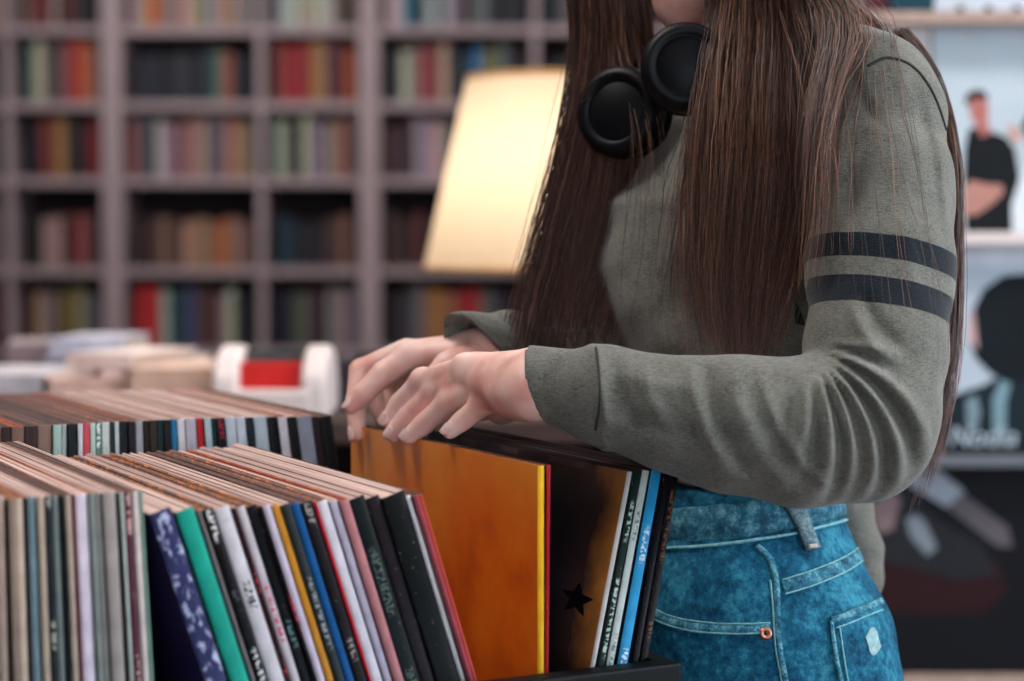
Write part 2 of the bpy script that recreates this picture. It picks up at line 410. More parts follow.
cover(B0, 455, 'album cover with a dark-haired head in silhouette and white lettering', (178, 190, 202), [
    ((206, 212, 222), uv(B0, 455, [(941, 268), (1155, 268), (1155, 240), (941, 240)])),
    ((30, 54, 66), uv(B0, 455, [(941, 455), (941, 400), (962, 392), (985, 385), (1000, 375), (1040, 375), (1090, 400), (1155, 420), (1155, 455)])),
    ((118, 150, 160), uv(B0, 455, [(992, 432), (992, 400), (1000, 380), (1012, 380), (1006, 400), (1004, 432)])),
    ((120, 142, 152), uv(B0, 455, [(966, 430), (966, 400), (976, 396), (980, 412), (976, 430)])),
    ((16, 30, 42), uv(B0, 455, [(976, 360), (970, 345), (972, 315), (984, 292), (1004, 278), (1035, 276), (1060, 290), (1072, 320), (1064, 356), (1040, 378), (1008, 384), (990, 374)])),
    ((196, 160, 160), uv(B0, 455, [(970, 316), (974, 312), (976, 330), (978, 350), (974, 348), (967, 338)])),
    ((14, 22, 30), uv(B0, 455, [(941, 455), (941, 446), (1155, 446), (1155, 455)]))],
    text=('Nodia', .042, .008, .016))
C0 = 872
cover(C0, 671, 'dark album cover with a pale diagonal bar above a deep red band', (8, 8, 16), [
    ((66, 18, 28), uv(C0, 671, [(872, 612), (872, 568), (920, 556), (1000, 560), (1010, 590), (985, 612)])),
    ((52, 54, 62), uv(C0, 671, [(872, 560), (872, 480), (900, 476), (940, 520), (985, 545), (1000, 575), (960, 580), (910, 566)])),
    ((150, 158, 170), uv(C0, 671, [(906, 462), (930, 462), (968, 492), (964, 510), (950, 508), (912, 486)])),
    ((92, 86, 92), uv(C0, 671, [(950, 508), (966, 494), (1012, 528), (1016, 548), (1000, 546)])),
    ((118, 126, 136), uv(C0, 671, [(908, 520), (918, 514), (928, 522), (940, 548), (930, 556), (914, 538)])),
    ((130, 110, 112), uv(C0, 671, [(872, 505), (896, 492), (904, 500), (896, 530), (880, 534)]))])
cover(1082, 671, 'near-black album cover with a red edge beside the diagonal bar one', (40, 16, 24), [((150, 26, 26), [(0, .45), (.08, .45), (.08, .75), (0, .75)])])
cover(886 - 210, 19, 'maroon album cover on the top ledge mostly hidden by hair', (74, 34, 44), [])
cover(887, 19, 'dark teal album cover lying open on the highest ledge', (24, 62, 76), [((70, 110, 130), [(0, 0), (.03, 0), (.02, .3), (0, .3)])], w=.063)
dots = []
for k in range(6):
    u = .12 + k * .135; dots.append(((60, 66, 70) if k != 5 else (190, 150, 60), ell(u, .035, .022, .022, 14)))
cover(929, 19, 'white album cover with a row of round studs along its lower edge', (200, 206, 218), dots)
cover(B0 + 222, 455, 'blue-grey plain album cover next to the silhouette one', (120, 138, 150), [])
# ------------------------------------------------------------------ record bins and records
TH_R = math.radians(27.7)
RV = Vector((math.cos(TH_R), math.sin(TH_R), 0)); DV = Vector((-math.sin(TH_R), math.cos(TH_R), 0))
P0 = Vector((-.0612, 1.198, 0)); ZB = .7625; ZB1 = .7565; LP = .315
def t_at(px, p0=P0):
    k = (px - 512) / F
    return (k * p0.y - p0.x) / (RV.x - k * RV.y)

def spine_mat(rgb, ink=None, style=0, wd=.006):
    s = NT('printed_spine'); c = lin(rgb); co = s.coord()
    if max(rgb) < 80: c = tuple(v * .45 for v in c[:3]) + (1,)
    n = s.noise(co, 60, 4)
    base = s.ramp(n, [(.3, tuple(v * .82 for v in c[:3]) + (1,)), (.75, tuple(min(1, v * 1.15) for v in c[:3]) + (1,))])
    if ink is not None:
        sep = s.n('ShaderNodeSeparateXYZ'); s.l(co, sep.inputs[0])
        if style == 2:   # sprawling pattern over the whole spine
            g = s.noise(s.scaled(co, (90, 1, 45)), 2.2, 5, .6)
            m = s.ramp(g, [(.53, (0, 0, 0, 1)), (.6, (1, 1, 1, 1))])
        else:
            g = s.noise(s.scaled(co, (300, 1, 480)), 1.0, 1)
            m1 = s.ramp(g, [(.47, (0, 0, 0, 1)), (.52, (1, 1, 1, 1))])
            off_ = s.math('ADD', s.math('MULTIPLY', sep.outputs[2], 13.0 + 5 * style), RND.uniform(0, 90))
            cm = s.n('ShaderNodeCombineXYZ'); s.l(off_, cm.inputs[2])
            g2 = s.noise(cm.outputs[0], 1.0, 1)
            m2 = s.ramp(g2, [(.52, (0, 0, 0, 1)), (.54, (1, 1, 1, 1))])
            ctr = s.math('LESS_THAN', s.math('ABSOLUTE', s.math('SUBTRACT', sep.outputs[0], wd * .5)), wd * .27)
            m = s.mix(1.0, m1, m2, 'MULTIPLY'); m = s.mix(ctr, (0, 0, 0, 1), m)
        bw = s.n('ShaderNodeRGBToBW'); s.l(m, bw.inputs[0])
        base = s.mix(bw.outputs[0], base, lin(ink))
    # scuffed corners
    sc = s.noise(co, 400, 3, .7)
    base = s.mix(s.ramp(sc, [(.66, (0, 0, 0, 1)), (.72, (.5, .5, .5, 1))]), base, lin((190, 182, 180)))
    s.base(base); s.b.inputs['Roughness'].default_value = .5; s.b.inputs['Specular IOR Level'].default_value = .12
    return s.m

def edge_mat(rgb, glint):
    s = NT('worn_card_edge_glints'); c = lin(rgb); co = s.coord()
    n = s.noise(s.scaled(co, (260, 6, 1)), 1.5, 4)
    b = s.ramp(n, [(.3, tuple(v * .62 for v in c[:3]) + (1,)), (.7, tuple(min(1, v * 1.2) for v in c[:3]) + (1,))])
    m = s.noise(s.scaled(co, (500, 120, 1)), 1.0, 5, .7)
    b = s.mix(s.ramp(m, [(.5, (0, 0, 0, 1)), (.58, (glint, glint, glint, 1))]), b, lin((232, 132, 50)))  # orange flecks: lamp glints on the sleeve tops, painted into the card colour
    s.base(b); s.b.inputs['Roughness'].default_value = .6; s.b.inputs['Specular IOR Level'].default_value = .15; s.bump(m, .4, .0008)
    return s.m
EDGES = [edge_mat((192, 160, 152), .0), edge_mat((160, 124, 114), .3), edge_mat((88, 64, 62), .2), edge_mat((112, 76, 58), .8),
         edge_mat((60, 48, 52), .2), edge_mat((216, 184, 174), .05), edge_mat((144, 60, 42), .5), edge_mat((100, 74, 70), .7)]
_rec = {}
def record(t, wd, lean, p0, spine, cover_rgb, edge, label, group, ink=None, style=0, push=0.0, height=LP, face=None, cat='record'):
    """sleeve = mesh with cover and edge materials; its spine is a child"""
    root = MB()
    g = min(.0006, wd * .12); b = root
    # two boards, slightly apart at the top, around the disc's inner sleeve
    y0 = .0012
    b.box(0, wd * .36, y0, LP, 0, height, 0); b.box(wd * .64, wd, y0, LP, 0, height, 0)
    b.box(wd * .36, wd * .64, y0, LP - .002, .001, height - .0006, 1)
    bm = b.bm
    for f in bm.faces:
        f.normal_update()
        if f.normal.z > .9: f.material_index = 1
    o = b.build('vinyl_record_sleeve', [face or mat('cover_print', cover_rgb, .35, .3, 14, coat=.25), edge], recalc=True)
    pos = p0 + RV * t + DV * push
    o.location = (pos.x, pos.y, (ZB1 if p0 is P0 else ZB) + .0005); o.rotation_euler = (0, -lean, TH_R)
    bm = MB(); n = 5; prof = [(wd * .5 - wd * .5 * math.cos(PI * i / n), -.0011 * math.sin(PI * i / n) * 1.4) for i in range(n + 1)]
    lo = [bm.bm.verts.new((x, y0 + y, 0.0)) for x, y in prof]; hi = [bm.bm.verts.new((x, y0 + y, height)) for x, y in prof]
    for i in range(n): f = bm.bm.faces.new((lo[i], lo[i + 1], hi[i + 1], hi[i])); f.smooth = True
    bm.bm.faces.new(hi); bm.bm.faces.new(lo[::-1])
    sp = bm.build('spine', spine_mat(spine, ink, style, wd), o, recalc=True)
    tag(o, label, cat, group)
    return o

def stack(items, p0, yref, place, group, leanf, order0=0, minw=.0022, ztop=None):
    """items: (px0, px1, spine rgb, name, ink, style); px at the front top corner"""
    out = []
    n = len(items)
    for i, (a, b, rgb, nm, ink, st) in enumerate(items):
        lean = leanf(i / max(1, n - 1)); ta = t_at(a, p0); tb_ = t_at(b, p0)
        wd = max(minw, (tb_ - ta) * math.cos(lean) * .985); t = ta + LP * math.sin(lean)
        cr = tuple(int(v * .6 + RND.uniform(0, 40)) for v in rgb)
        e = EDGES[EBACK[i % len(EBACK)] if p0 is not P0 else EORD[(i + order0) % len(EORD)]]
        out.append(record(t, wd, lean, p0, rgb, cr, e, f'record with {nm} spine, {ordinal(i)} from the left {place}', group, ink, st, RND.uniform(0, .004)))
    return out
EORD = [5, 5, 3, 7, 0, 5, 7, 3, 6, 0, 5, 5, 2, 2, 4, 7, 5, 6, 0, 0, 5, 7, 2, 4]
EBACK = [2, 4, 4, 6, 4, 2, 4, 2, 4, 2, 2, 7, 4, 7, 2, 7, 2, 6, 2, 0, 1, 0, 5, 0, 1, 5, 0, 0, 5, 1, 5, 0, 5, 5, 0, 6, 5, 1, 3, 2]
W = (205, 200, 212)
lean_items = [
 (149, 172, (48, 50, 92), 'navy scribbled', (170, 176, 205), 2), (175, 194, (22, 150, 132), 'teal green', None, 0), (196.5, 201, (120, 112, 112), 'grey', None, 0),
 (202, 213, (26, 26, 32), 'black with white lettering', (205, 205, 205), 0), (214, 230, (196, 192, 198), 'worn white', (40, 40, 48), 1),
 (231, 236, (70, 28, 36), 'dark red', (190, 60, 76), 1), (237, 246, (192, 184, 190), 'white and black', (196, 90, 110), 1), (247, 258, (22, 28, 34), 'black', (90, 120, 120), 1),
 (258.6, 262, (38, 30, 40), 'black thin', (200, 50, 66), 0), (262.6, 271, (192, 180, 198), 'lilac white', None, 0), (272, 280, (196, 134, 44), 'golden yellow', None, 0), (281, 290, (62, 72, 76), 'grey green', (130, 138, 140), 1),
 (291, 300, (10, 76, 132), 'deep blue', None, 0), (301, 313, (36, 34, 40), 'speckled charcoal', (140, 132, 130), 1), (314, 317.5, (176, 28, 44), 'thin red', None, 0),
 (318, 329, (208, 204, 214), 'bright white', None, 0), (330, 338, (180, 172, 190), 'pale lilac', None, 0), (339, 349, (170, 112, 116), 'dusty rose', None, 0),
 (350, 367, (20, 36, 38), 'green black', (70, 84, 80), 1), (368, 382, (44, 36, 44), 'plum black', None, 0), (383, 407, (16, 26, 28), 'wide black', None, 0),
 (408, 413, (214, 210, 214), 'slim white', None, 0), (413.5, 419, (150, 62, 74), 'rose red', None, 0), (419.5, 425, (168, 60, 50), 'brick red', None, 0)]
G1 = 'records leaning in the front bin'
stack(lean_items, P0, 493, 'in the leaning front stack', G1, lambda f: math.radians(17.6))
zi = lambda l: [(a / 2.19, b / 2.19, c, n, k, s_) for a, b, c, n, k, s_ in l]
up_items = zi([
 (-38, -18, (60, 50, 50), 'dark brown', None, 0), (-17, 4, (150, 130, 118), 'tan', None, 0), (5, 12, (40, 34, 40), 'black', None, 0), (13, 24, (134, 116, 104), 'brown beige', None, 0),
 (25, 45, (178, 158, 142), 'pale beige', None, 0), (46, 56, (42, 42, 50), 'slim black', None, 0), (57, 75, (112, 136, 144), 'blue grey', None, 0), (76, 92, (164, 148, 132), 'sand', None, 0),
 (93, 110, (34, 48, 56), 'dark teal', (150, 150, 140), 1), (111, 125, (110, 120, 118), 'sage grey', None, 0), (126, 137, (26, 38, 40), 'bottle green', None, 0), (138, 152, (160, 144, 130), 'stone', None, 0), (153, 160, (88, 34, 44), 'thin maroon', None, 0),
 (161, 189, (204, 192, 206), 'wide lilac white', None, 0), (190, 204, (116, 124, 120), 'green grey', None, 0), (205, 220, (128, 124, 122), 'mid grey', None, 0), (221, 250, (146, 138, 134), 'wide warm grey', None, 0),
 (251, 257, (36, 38, 44), 'thin black', None, 0), (258, 267, (170, 176, 170), 'pale green grey', None, 0), (268, 283, (84, 40, 56), 'maroon lettered', (190, 150, 150), 0), (284, 299, (190, 178, 174), 'cream', None, 0), (300, 311, (96, 124, 112), 'sage green', None, 0)])
stack(up_items, P0, 493, 'in the upright front stack', 'records upright in the front bin', lambda f: math.radians(.6 + 2.4 * f), 3)

P2 = P0 + DV * .362 + RV * .012
zj = lambda l: [(a / 3.012, b / 3.012, c, n, k, s_) for a, b, c, n, k, s_ in l]
back_items = zj([
 (-60, -30, (50, 40, 44), 'dark', None, 0), (-29, 0, (96, 70, 66), 'brown', None, 0), (1, 30, (60, 44, 46), 'umber', None, 0), (31, 70, (110, 84, 76), 'tan brown', None, 0), (71, 110, (70, 50, 50), 'dark brown', None, 0), (111, 155, (120, 96, 88), 'taupe', None, 0),
 (157, 182, (150, 176, 170), 'mint', (40, 60, 60), 1), (183, 199, (150, 160, 160), 'grey mint', (40, 40, 50), 1), (202, 230, (26, 36, 44), 'black green', None, 0), (231, 246, (198, 198, 206), 'white', None, 0),
 (247, 267, (190, 70, 84), 'rose pink', (220, 200, 200), 0), (268, 284, (172, 196, 190), 'pale mint', None, 0), (285, 305, (96, 128, 124), 'marbled green', (210, 220, 214), 1), (306, 330, (188, 196, 196), 'light grey', (60, 90, 90), 1),
 (331, 343, (60, 70, 76), 'slate', None, 0), (344, 358, (176, 188, 192), 'silver', None, 0), (359, 383, (26, 34, 44), 'ink black', (80, 90, 96), 1), (384, 405, (40, 40, 52), 'graphite', None, 0), (406, 430, (150, 152, 160), 'ash grey', None, 0),
 (431, 447, (44, 34, 30), 'espresso', None, 0), (448, 470, (66, 58, 46), 'olive black', None, 0), (471, 491, (20, 60, 66), 'petrol', None, 0), (492, 514, (34, 34, 42), 'matt black', None, 0), (515, 533, (26, 110, 158), 'bright blue', None, 0),
 (534, 557, (206, 202, 212), 'snow white', None, 0), (558, 590, (176, 172, 186), 'lilac grey', None, 0), (592, 613, (178, 32, 44), 'bright red', None, 0), (614, 634, (166, 190, 196), 'ice blue', None, 0), (635, 650, (20, 70, 76), 'teal black', None, 0), (651, 677, (30, 26, 34), 'black and red', (150, 30, 60), 1),
 (680, 712, (184, 196, 210), 'powder blue', None, 0), (713, 742, (190, 202, 214), 'pale blue', None, 0), (743, 764, (26, 52, 66), 'navy teal', None, 0), (765, 806, (172, 188, 200), 'wide ice grey', None, 0), (808, 835, (22, 28, 34), 'deep black', None, 0),
 (836, 862, (196, 194, 204), 'chalk white', None, 0), (863, 892, (28, 32, 38), 'coal black', None, 0), (893, 938, (132, 138, 154), 'wide steel grey', None, 0), (940, 962, (52, 34, 42), 'dark plum', None, 0), (963, 1000, (18, 18, 26), 'wide jet black', None, 0)])
stack(back_items, P2, 418, 'in the back bin', 'records in the back bin', lambda f: math.radians(-1.0 + 10.0 * f * f), 5)

# pulled-apart group on the right of the front bin
def art_orange():
    s = NT('orange_cover_print'); co = s.coord(); sep = s.n('ShaderNodeSeparateXYZ'); s.l(co, sep.inputs[0])
    n = s.noise(co, 5.5, 5, .55)
    z = s.math('MULTIPLY', sep.outputs[2], 1 / LP)
    v = s.math('ADD', s.math('MULTIPLY', n, 1.4), s.math('ADD', s.math('MULTIPLY', z, .7), -.35))
    s.base(s.ramp(v, [(.46, lin((96, 20, 26))), (.58, lin((168, 58, 22))), (.74, lin((224, 106, 22))), (1.0, lin((240, 146, 44)))]))
    s.b.inputs['Roughness'].default_value = .3; s.b.inputs['Coat Weight'].default_value = .4; s.b.inputs['Coat Roughness'].default_value = .12
    return s.m
def art_star():
    s = NT('night_cover_print'); co = s.coord(); sep = s.n('ShaderNodeSeparateXYZ'); s.l(co, sep.inputs[0])
    n = s.noise(co, 9, 4, .6)
    v = s.math('ADD', s.math('MULTIPLY', n, .5), s.math('MULTIPLY', sep.outputs[1], -3.2))
    s.base(s.ramp(v, [(.0, lin((34, 28, 34))), (.10, lin((64, 44, 42))), (.17, lin((150, 92, 48))), (.3, lin((210, 136, 66)))]))
    s.b.inputs['Roughness'].default_value = .25; s.b.inputs['Coat Weight'].default_value = .6
    return s.m
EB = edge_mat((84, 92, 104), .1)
G3 = 'records parted by the hands in the front bin'
def single(pxt, wd, lean_deg, spine, nm, lab, edge, ink=None, style=0, face=None, crgb=(30, 30, 34), height=LP, push=0):
    lean = math.radians(lean_deg); t = t_at(pxt) + LP * math.sin(lean)
    return record(t, wd, lean, P0, spine, crgb, edge, lab, G3, ink, style, push, height, face)
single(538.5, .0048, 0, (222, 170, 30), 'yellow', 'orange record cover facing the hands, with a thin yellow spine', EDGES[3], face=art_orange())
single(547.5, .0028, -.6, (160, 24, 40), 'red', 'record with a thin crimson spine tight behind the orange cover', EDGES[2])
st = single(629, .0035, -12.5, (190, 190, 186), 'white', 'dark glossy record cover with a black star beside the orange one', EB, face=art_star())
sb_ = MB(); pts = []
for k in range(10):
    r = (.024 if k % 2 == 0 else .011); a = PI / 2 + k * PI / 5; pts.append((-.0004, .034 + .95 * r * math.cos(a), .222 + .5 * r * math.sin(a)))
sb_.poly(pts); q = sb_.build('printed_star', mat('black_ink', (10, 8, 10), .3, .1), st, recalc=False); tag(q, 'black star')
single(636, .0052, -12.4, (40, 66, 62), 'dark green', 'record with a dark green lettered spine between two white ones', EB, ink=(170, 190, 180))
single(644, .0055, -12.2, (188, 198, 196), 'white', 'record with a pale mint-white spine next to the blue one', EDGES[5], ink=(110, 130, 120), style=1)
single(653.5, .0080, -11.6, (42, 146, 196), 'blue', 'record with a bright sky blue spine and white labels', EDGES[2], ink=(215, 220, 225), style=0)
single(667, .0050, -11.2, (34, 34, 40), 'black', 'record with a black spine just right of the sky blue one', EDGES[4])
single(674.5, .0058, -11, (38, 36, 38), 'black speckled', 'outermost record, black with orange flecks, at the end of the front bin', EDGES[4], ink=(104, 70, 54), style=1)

# bins
M_blk = mat('black_bin_paint', (8, 15, 18), .5, .1, spec=.2); M_ow = wood('bin_plywood', (176, 104, 66), .5)
def bin_(p0, ta, tb_, label, lip=.937):
    ZB = ZB1 if p0 is P0 else .7625
    e = empty('record_bin', (p0 + RV * ta) , TH_R); L = tb_ - ta
    tag(e, label, 'bin')
    fy = -.022
    MB().box(0, L, fy, fy + .012, .40, lip - .020).build('front_panel', M_ow, e)
    MB().box(-.012, L + .012, fy - .004, fy + .014, lip - .020, lip, bev=.002).build('front_rail', M_blk, e)
    MB().box(0, L, .322, .332, .40, lip).build('back_panel', M_blk, e)
    for x in (-.012, L): MB().box(x, x + .012, fy, .332, .40, lip - .0005).build('end_panel', M_blk, e)
    MB().box(0, L, fy + .012, .322, ZB - .012, ZB).build('base_board', M_blk, e)
    for x in (.0, L - .04):
        for y in (fy + .012, .28): MB().box(x, x + .04, y, y + .04, 0, .40).build('leg', M_ow, e)
    MB().box(0, L, fy + .012, .322, .40, .412).build('bottom_board', M_ow, e)
    return e
b1 = bin_(P0, t_at(-140), .172, 'front black-edged plywood record bin under the hands')
b2 = bin_(P2, t_at(-140, P2), t_at(341, P2) + .03, 'second black record bin in the row behind the front one')
# ------------------------------------------------------------------ solid modelling on a grid
class Field:
    def __init__(s, lo, hi, h):
        s.lo = np.array(lo, float); s.h = h
        s.n = np.ceil((np.array(hi) - s.lo) / h).astype(int) + 1
        s.v = np.full(s.n, 1.0, np.float32)
    def sub(s, lo, hi, m):
        a = np.maximum(0, np.floor((np.array(lo) - m - s.lo) / s.h).astype(int)); b = np.minimum(s.n, np.ceil((np.array(hi) + m - s.lo) / s.h).astype(int) + 1)
        if np.any(a >= b): return None, None
        sl = tuple(slice(i, j) for i, j in zip(a, b))
        ax = [np.arange(i, j, dtype=np.float32) * s.h + s.lo[k] for k, (i, j) in enumerate(zip(a, b))]
        return sl, np.meshgrid(*ax, indexing='ij')
    def put(s, sl, d, k):
        a = s.v[sl]; d = d.astype(np.float32)
        if k > 0:
            h = np.maximum(k - np.abs(a - d), 0) / k
            s.v[sl] = np.minimum(a, d) - h * h * k * .25
        else: s.v[sl] = np.minimum(a, d)
    def cone(s, p, q, r1, r2, k=.01, flat=None):
        """tapered capsule; flat = (axis vector, factor) squashes it across that axis"""
        p = np.array(p, float); q = np.array(q, float); R = max(r1, r2)
        sl, X = s.sub(np.minimum(p, q) - R, np.maximum(p, q) + R, k + 2 * s.h + .004)
        if sl is None: return
        d = q - p; L = max(1e-9, d @ d)
        t = np.clip(sum((X[i] - p[i]) * d[i] for i in range(3)) / L, 0, 1)
        v = [X[i] - p[i] - t * d[i] for i in range(3)]
        if flat is not None:
            n = np.array(flat[0], float); n /= np.linalg.norm(n); u = sum(v[i] * n[i] for i in range(3)) * (1 / flat[1] - 1)
            v = [v[i] + u * n[i] for i in range(3)]
        s.put(sl, np.sqrt(v[0] ** 2 + v[1] ** 2 + v[2] ** 2) - (r1 + (r2 - r1) * t), k)
    def chain(s, pts, k=.01, flat=None):
        for a, b in zip(pts, pts[1:]): s.cone(a[0], b[0], a[1], b[1], k, flat)
    def ell(s, c, r, k=.01, M=None):
        c = np.array(c, float); R = max(r)
        sl, X = s.sub(c - R, c + R, k + 2 * s.h + .004)
        if sl is None: return
        v = [X[i] - c[i] for i in range(3)]
        if M is not None:
            M = np.array(M); v = [sum(M[j][i] * v[j] for j in range(3)) for i in range(3)]
        k0 = np.sqrt(sum((v[i] / r[i]) ** 2 for i in range(3))); k1 = np.sqrt(sum((v[i] / r[i] ** 2) ** 2 for i in range(3))) + 1e-9
        s.put(sl, np.where(k0 < 1e-3, -min(r), k0 * (k0 - 1) / k1), k)
    def loft(s, T, k=.01, z0=None, z1=None):
        """rows z, cx, cy, a, b, yaw : superellipse sections"""
        T = np.array(T, float); z = T[:, 0]; zz0 = z[0] if z0 is None else z0; zz1 = z[-1] if z1 is None else z1
        m = T[:, 3:5].max() + .02
        sl, X = s.sub((T[:, 1].min() - m, T[:, 2].min() - m, zz0), (T[:, 1].max() + m, T[:, 2].max() + m, zz1), k + 2 * s.h + .01)
        if sl is None: return
        Z = X[2]
        from_z = Z[0, 0, :]
        def cub(col):
            return np.interp(from_z, z, T[:, col])[None, None, :].astype(np.float32)
        cx, cy, a, b, w = (cub(c) for c in (1, 2, 3, 4, 5))
        c_, s_ = np.cos(w), np.sin(w); dx, dy = X[0] - cx, X[1] - cy
        u = dx * c_ + dy * s_; v = -dx * s_ + dy * c_
        e = 2.3
        rr = (np.abs(u / a) ** e + np.abs(v / b) ** e) ** (1 / e)
        gl = np.sqrt((u / a ** 2) ** 2 + (v / b ** 2) ** 2) / np.maximum(np.sqrt((u / a) ** 2 + (v / b) ** 2), 1e-4)
        d = (rr - 1) / np.maximum(gl, 1e-3)
        cap = np.maximum(zz0 - Z, Z - zz1)
        d = np.maximum(d, cap)
        s.put(sl, d, k)
    def grids(s): 
        return np.meshgrid(*[np.arange(n, dtype=np.float32) * s.h + s.lo[i] for i, n in enumerate(s.n)], indexing='ij')
    def mesh(s):
        v = s.v; nx, ny, nz = v.shape; ins = v < 0
        c = np.zeros((nx - 1, ny - 1, nz - 1), np.int8)
        for i in (0, 1):
            for j in (0, 1):
                for k in (0, 1): c += ins[i:nx - 1 + i, j:ny - 1 + j, k:nz - 1 + k]
        act = (c > 0) & (c < 8); idx = -np.ones(act.shape, np.int64); cells = np.argwhere(act); idx[act] = np.arange(len(cells))
        acc = np.zeros((len(cells), 3)); cnt = np.zeros(len(cells))
        corners = [(i, j, k) for i in (0, 1) for j in (0, 1) for k in (0, 1)]
        for a in corners:
            for b in corners:
                if sum(b) - sum(a) == 1 and all(q >= p for p, q in zip(a, b)):
                    va = v[cells[:, 0] + a[0], cells[:, 1] + a[1], cells[:, 2] + a[2]]; vb = v[cells[:, 0] + b[0], cells[:, 1] + b[1], cells[:, 2] + b[2]]
                    m = (va < 0) != (vb < 0); t = va / np.where(m, va - vb, 1)
                    p = np.array(a)[None, :] + t[:, None] * (np.array(b) - np.array(a))[None, :]
                    acc[m] += p[m]; cnt[m] += 1
        V = (cells + acc / cnt[:, None]) * s.h + s.lo
        faces = []
        for ax in range(3):
            u, w = [(1, 2), (2, 0), (0, 1)][ax]
            A = [slice(None)] * 3; B = [slice(None)] * 3; A[ax] = slice(0, -1); B[ax] = slice(1, None)
            for o in (u, w): A[o] = slice(1, -1); B[o] = slice(1, -1)
            ia, ib = ins[tuple(A)], ins[tuple(B)]
            e = np.argwhere(ia != ib); flip = ib[ia != ib]
            off = np.zeros(3, int); off[u] = 1; off[w] = 1
            base = e.copy(); base[:, u] += 1; base[:, w] += 1
            def id_(du, dw):
                q = base.copy(); q[:, u] += du; q[:, w] += dw; return idx[q[:, 0], q[:, 1], q[:, 2]]
            f = np.stack([id_(-1, -1), id_(0, -1), id_(0, 0), id_(-1, 0)], 1)
            f[flip] = f[flip][:, ::-1]
            faces.append(f)
        return V, np.concatenate(faces)

def np_mesh(name, V, Fc, mats, parent=None, smooth=True):
    me = bpy.data.meshes.new(name); n = len(V); m = len(Fc)
    me.vertices.add(n); me.vertices.foreach_set('co', np.asarray(V, np.float32).ravel())
    k = Fc.shape[1]
    me.loops.add(m * k); me.loops.foreach_set('vertex_index', np.asarray(Fc, np.int32).ravel())
    me.polygons.add(m); me.polygons.foreach_set('loop_start', np.arange(0, m * k, k, dtype=np.int32))
    try: me.polygons.foreach_set('loop_total', np.full(m, k, np.int32))
    except Exception: pass
    me.polygons.foreach_set('use_smooth', np.full(m, smooth))
    me.update(calc_edges=True); me.validate()
    for q in (mats if isinstance(mats, (list, tuple)) else [mats]): me.materials.append(q)
    return link(bpy.data.objects.new(name, me), parent)

def A(px, py, Y): return np.array(P(px, py, Y))
def R_(px, Y): return px * Y / F

# ------------------------------------------------------------------ the woman
person = empty('person', (.18, 1.52, 0))
tag(person, 'long-haired woman in a grey-green sweater and blue jeans flicking through the records', 'person')
PO = Vector(person.location)
def adopt(o): o.parent = person; o.location = -PO; return o

# joints
WR = A(536, 384, 1.315)
cuff0 = A(541, 386, 1.312); cuff1 = A(592, 391, 1.30); ELB = A(872, 428, 1.29); SHL = A(884, 102, 1.42)
SHR = np.array((.165, 1.70, 1.305)); ELR = A(650, 400, 1.69); WRR = A(487, 349, 1.50)

# --- body (one continuous skin)
near = Field(A(340, 300, 1.30) - (.03, .05, .10), A(620, 460, 1.42) + (.03, .19, .10), .0013)
near.lo  # fine grid around both hands
hb = Field((-.165, 1.27, 1.02), (.09, 1.66, 1.18), .0014)
def finger(f, pts, rad, k=.003): f.chain(list(zip(pts, rad)), k)
def hand_near(f):
    mcp = {'i': A(467, 370, 1.385), 'm': A(478, 375, 1.368), 'r': A(491, 385, 1.348), 'p': A(509, 393, 1.325)}
    w1, w2 = A(535, 376, 1.325), A(534, 393, 1.307)
    nrm = np.cross(mcp['i'] - mcp['p'], WR - mcp['m']); nrm /= np.linalg.norm(nrm)
    if nrm[2] < 0: nrm = -nrm
    # palm: metacarpal bones blended together
    for kx, wst, r0, r1 in (('i', w1, .0155, .0108), ('m', w1, .0158, .0112), ('r', w2, .0158, .0110), ('p', w2, .0152, .0103)):
        f.cone(wst, mcp[kx] - nrm * .0025, r0, r1, .016)
    f.cone(WR - (0, 0, .0) + (0, 0, .001), WR + (ELB - WR) * .2, .0212, .0225, .014, flat=(nrm, .85))
    f.cone(w2 - nrm * .001, A(510, 400, 1.340) - nrm * .003, .0135, .0110, .012)          # pad of the little-finger side
    f.cone(w1 - nrm * .008, A(500, 404, 1.39) - nrm * .004, .013, .0125, .012)          # ball of the thumb
    # knuckles and tendons on the back of the hand
    for kx, wst in (('i', w1), ('m', w1 * .6 + w2 * .4), ('r', w1 * .3 + w2 * .7), ('p', w2)):
        f.ell(mcp[kx] + nrm * .0008, (.0094, .0094, .0084), .014)
        f.cone(wst + nrm * .0100, mcp[kx] + nrm * .0050, .0034, .0040, .010)
    fg = {'i': [mcp['i'], A(423, 381, 1.428), A(400, 403, 1.443), A(388, 420, 1.446)],
          'm': [mcp['m'], A(437, 391, 1.413), A(408, 418, 1.432), A(393, 434, 1.436)],
          'r': [mcp['r'], A(452, 400, 1.390), A(424, 424, 1.407), A(409, 436.5, 1.411)],
          'p': [mcp['p'], A(484, 403, 1.350), A(462, 421, 1.357), A(450, 431, 1.357)]}
    rad = {'i': (.0108, .0090, .0080, .0065), 'm': (.0112, .0093, .0083, .0068), 'r': (.0108, .0092, .0081, .0067), 'p': (.0098, .0084, .0075, .0062)}
    for kx in fg:
        finger(f, fg[kx], rad[kx], .0016)
        f.ell(fg[kx][1] + nrm * .0008, (.0094,) * 3 if kx != 'p' else (.0085,) * 3, .005)      # middle knuckle
    finger(f, [A(505, 400, 1.385), A(482, 406, 1.408), A(462, 410, 1.425), A(450, 412, 1.43)], (.0115, .0098, .0088, .0062), .006)
    return fg, nrm
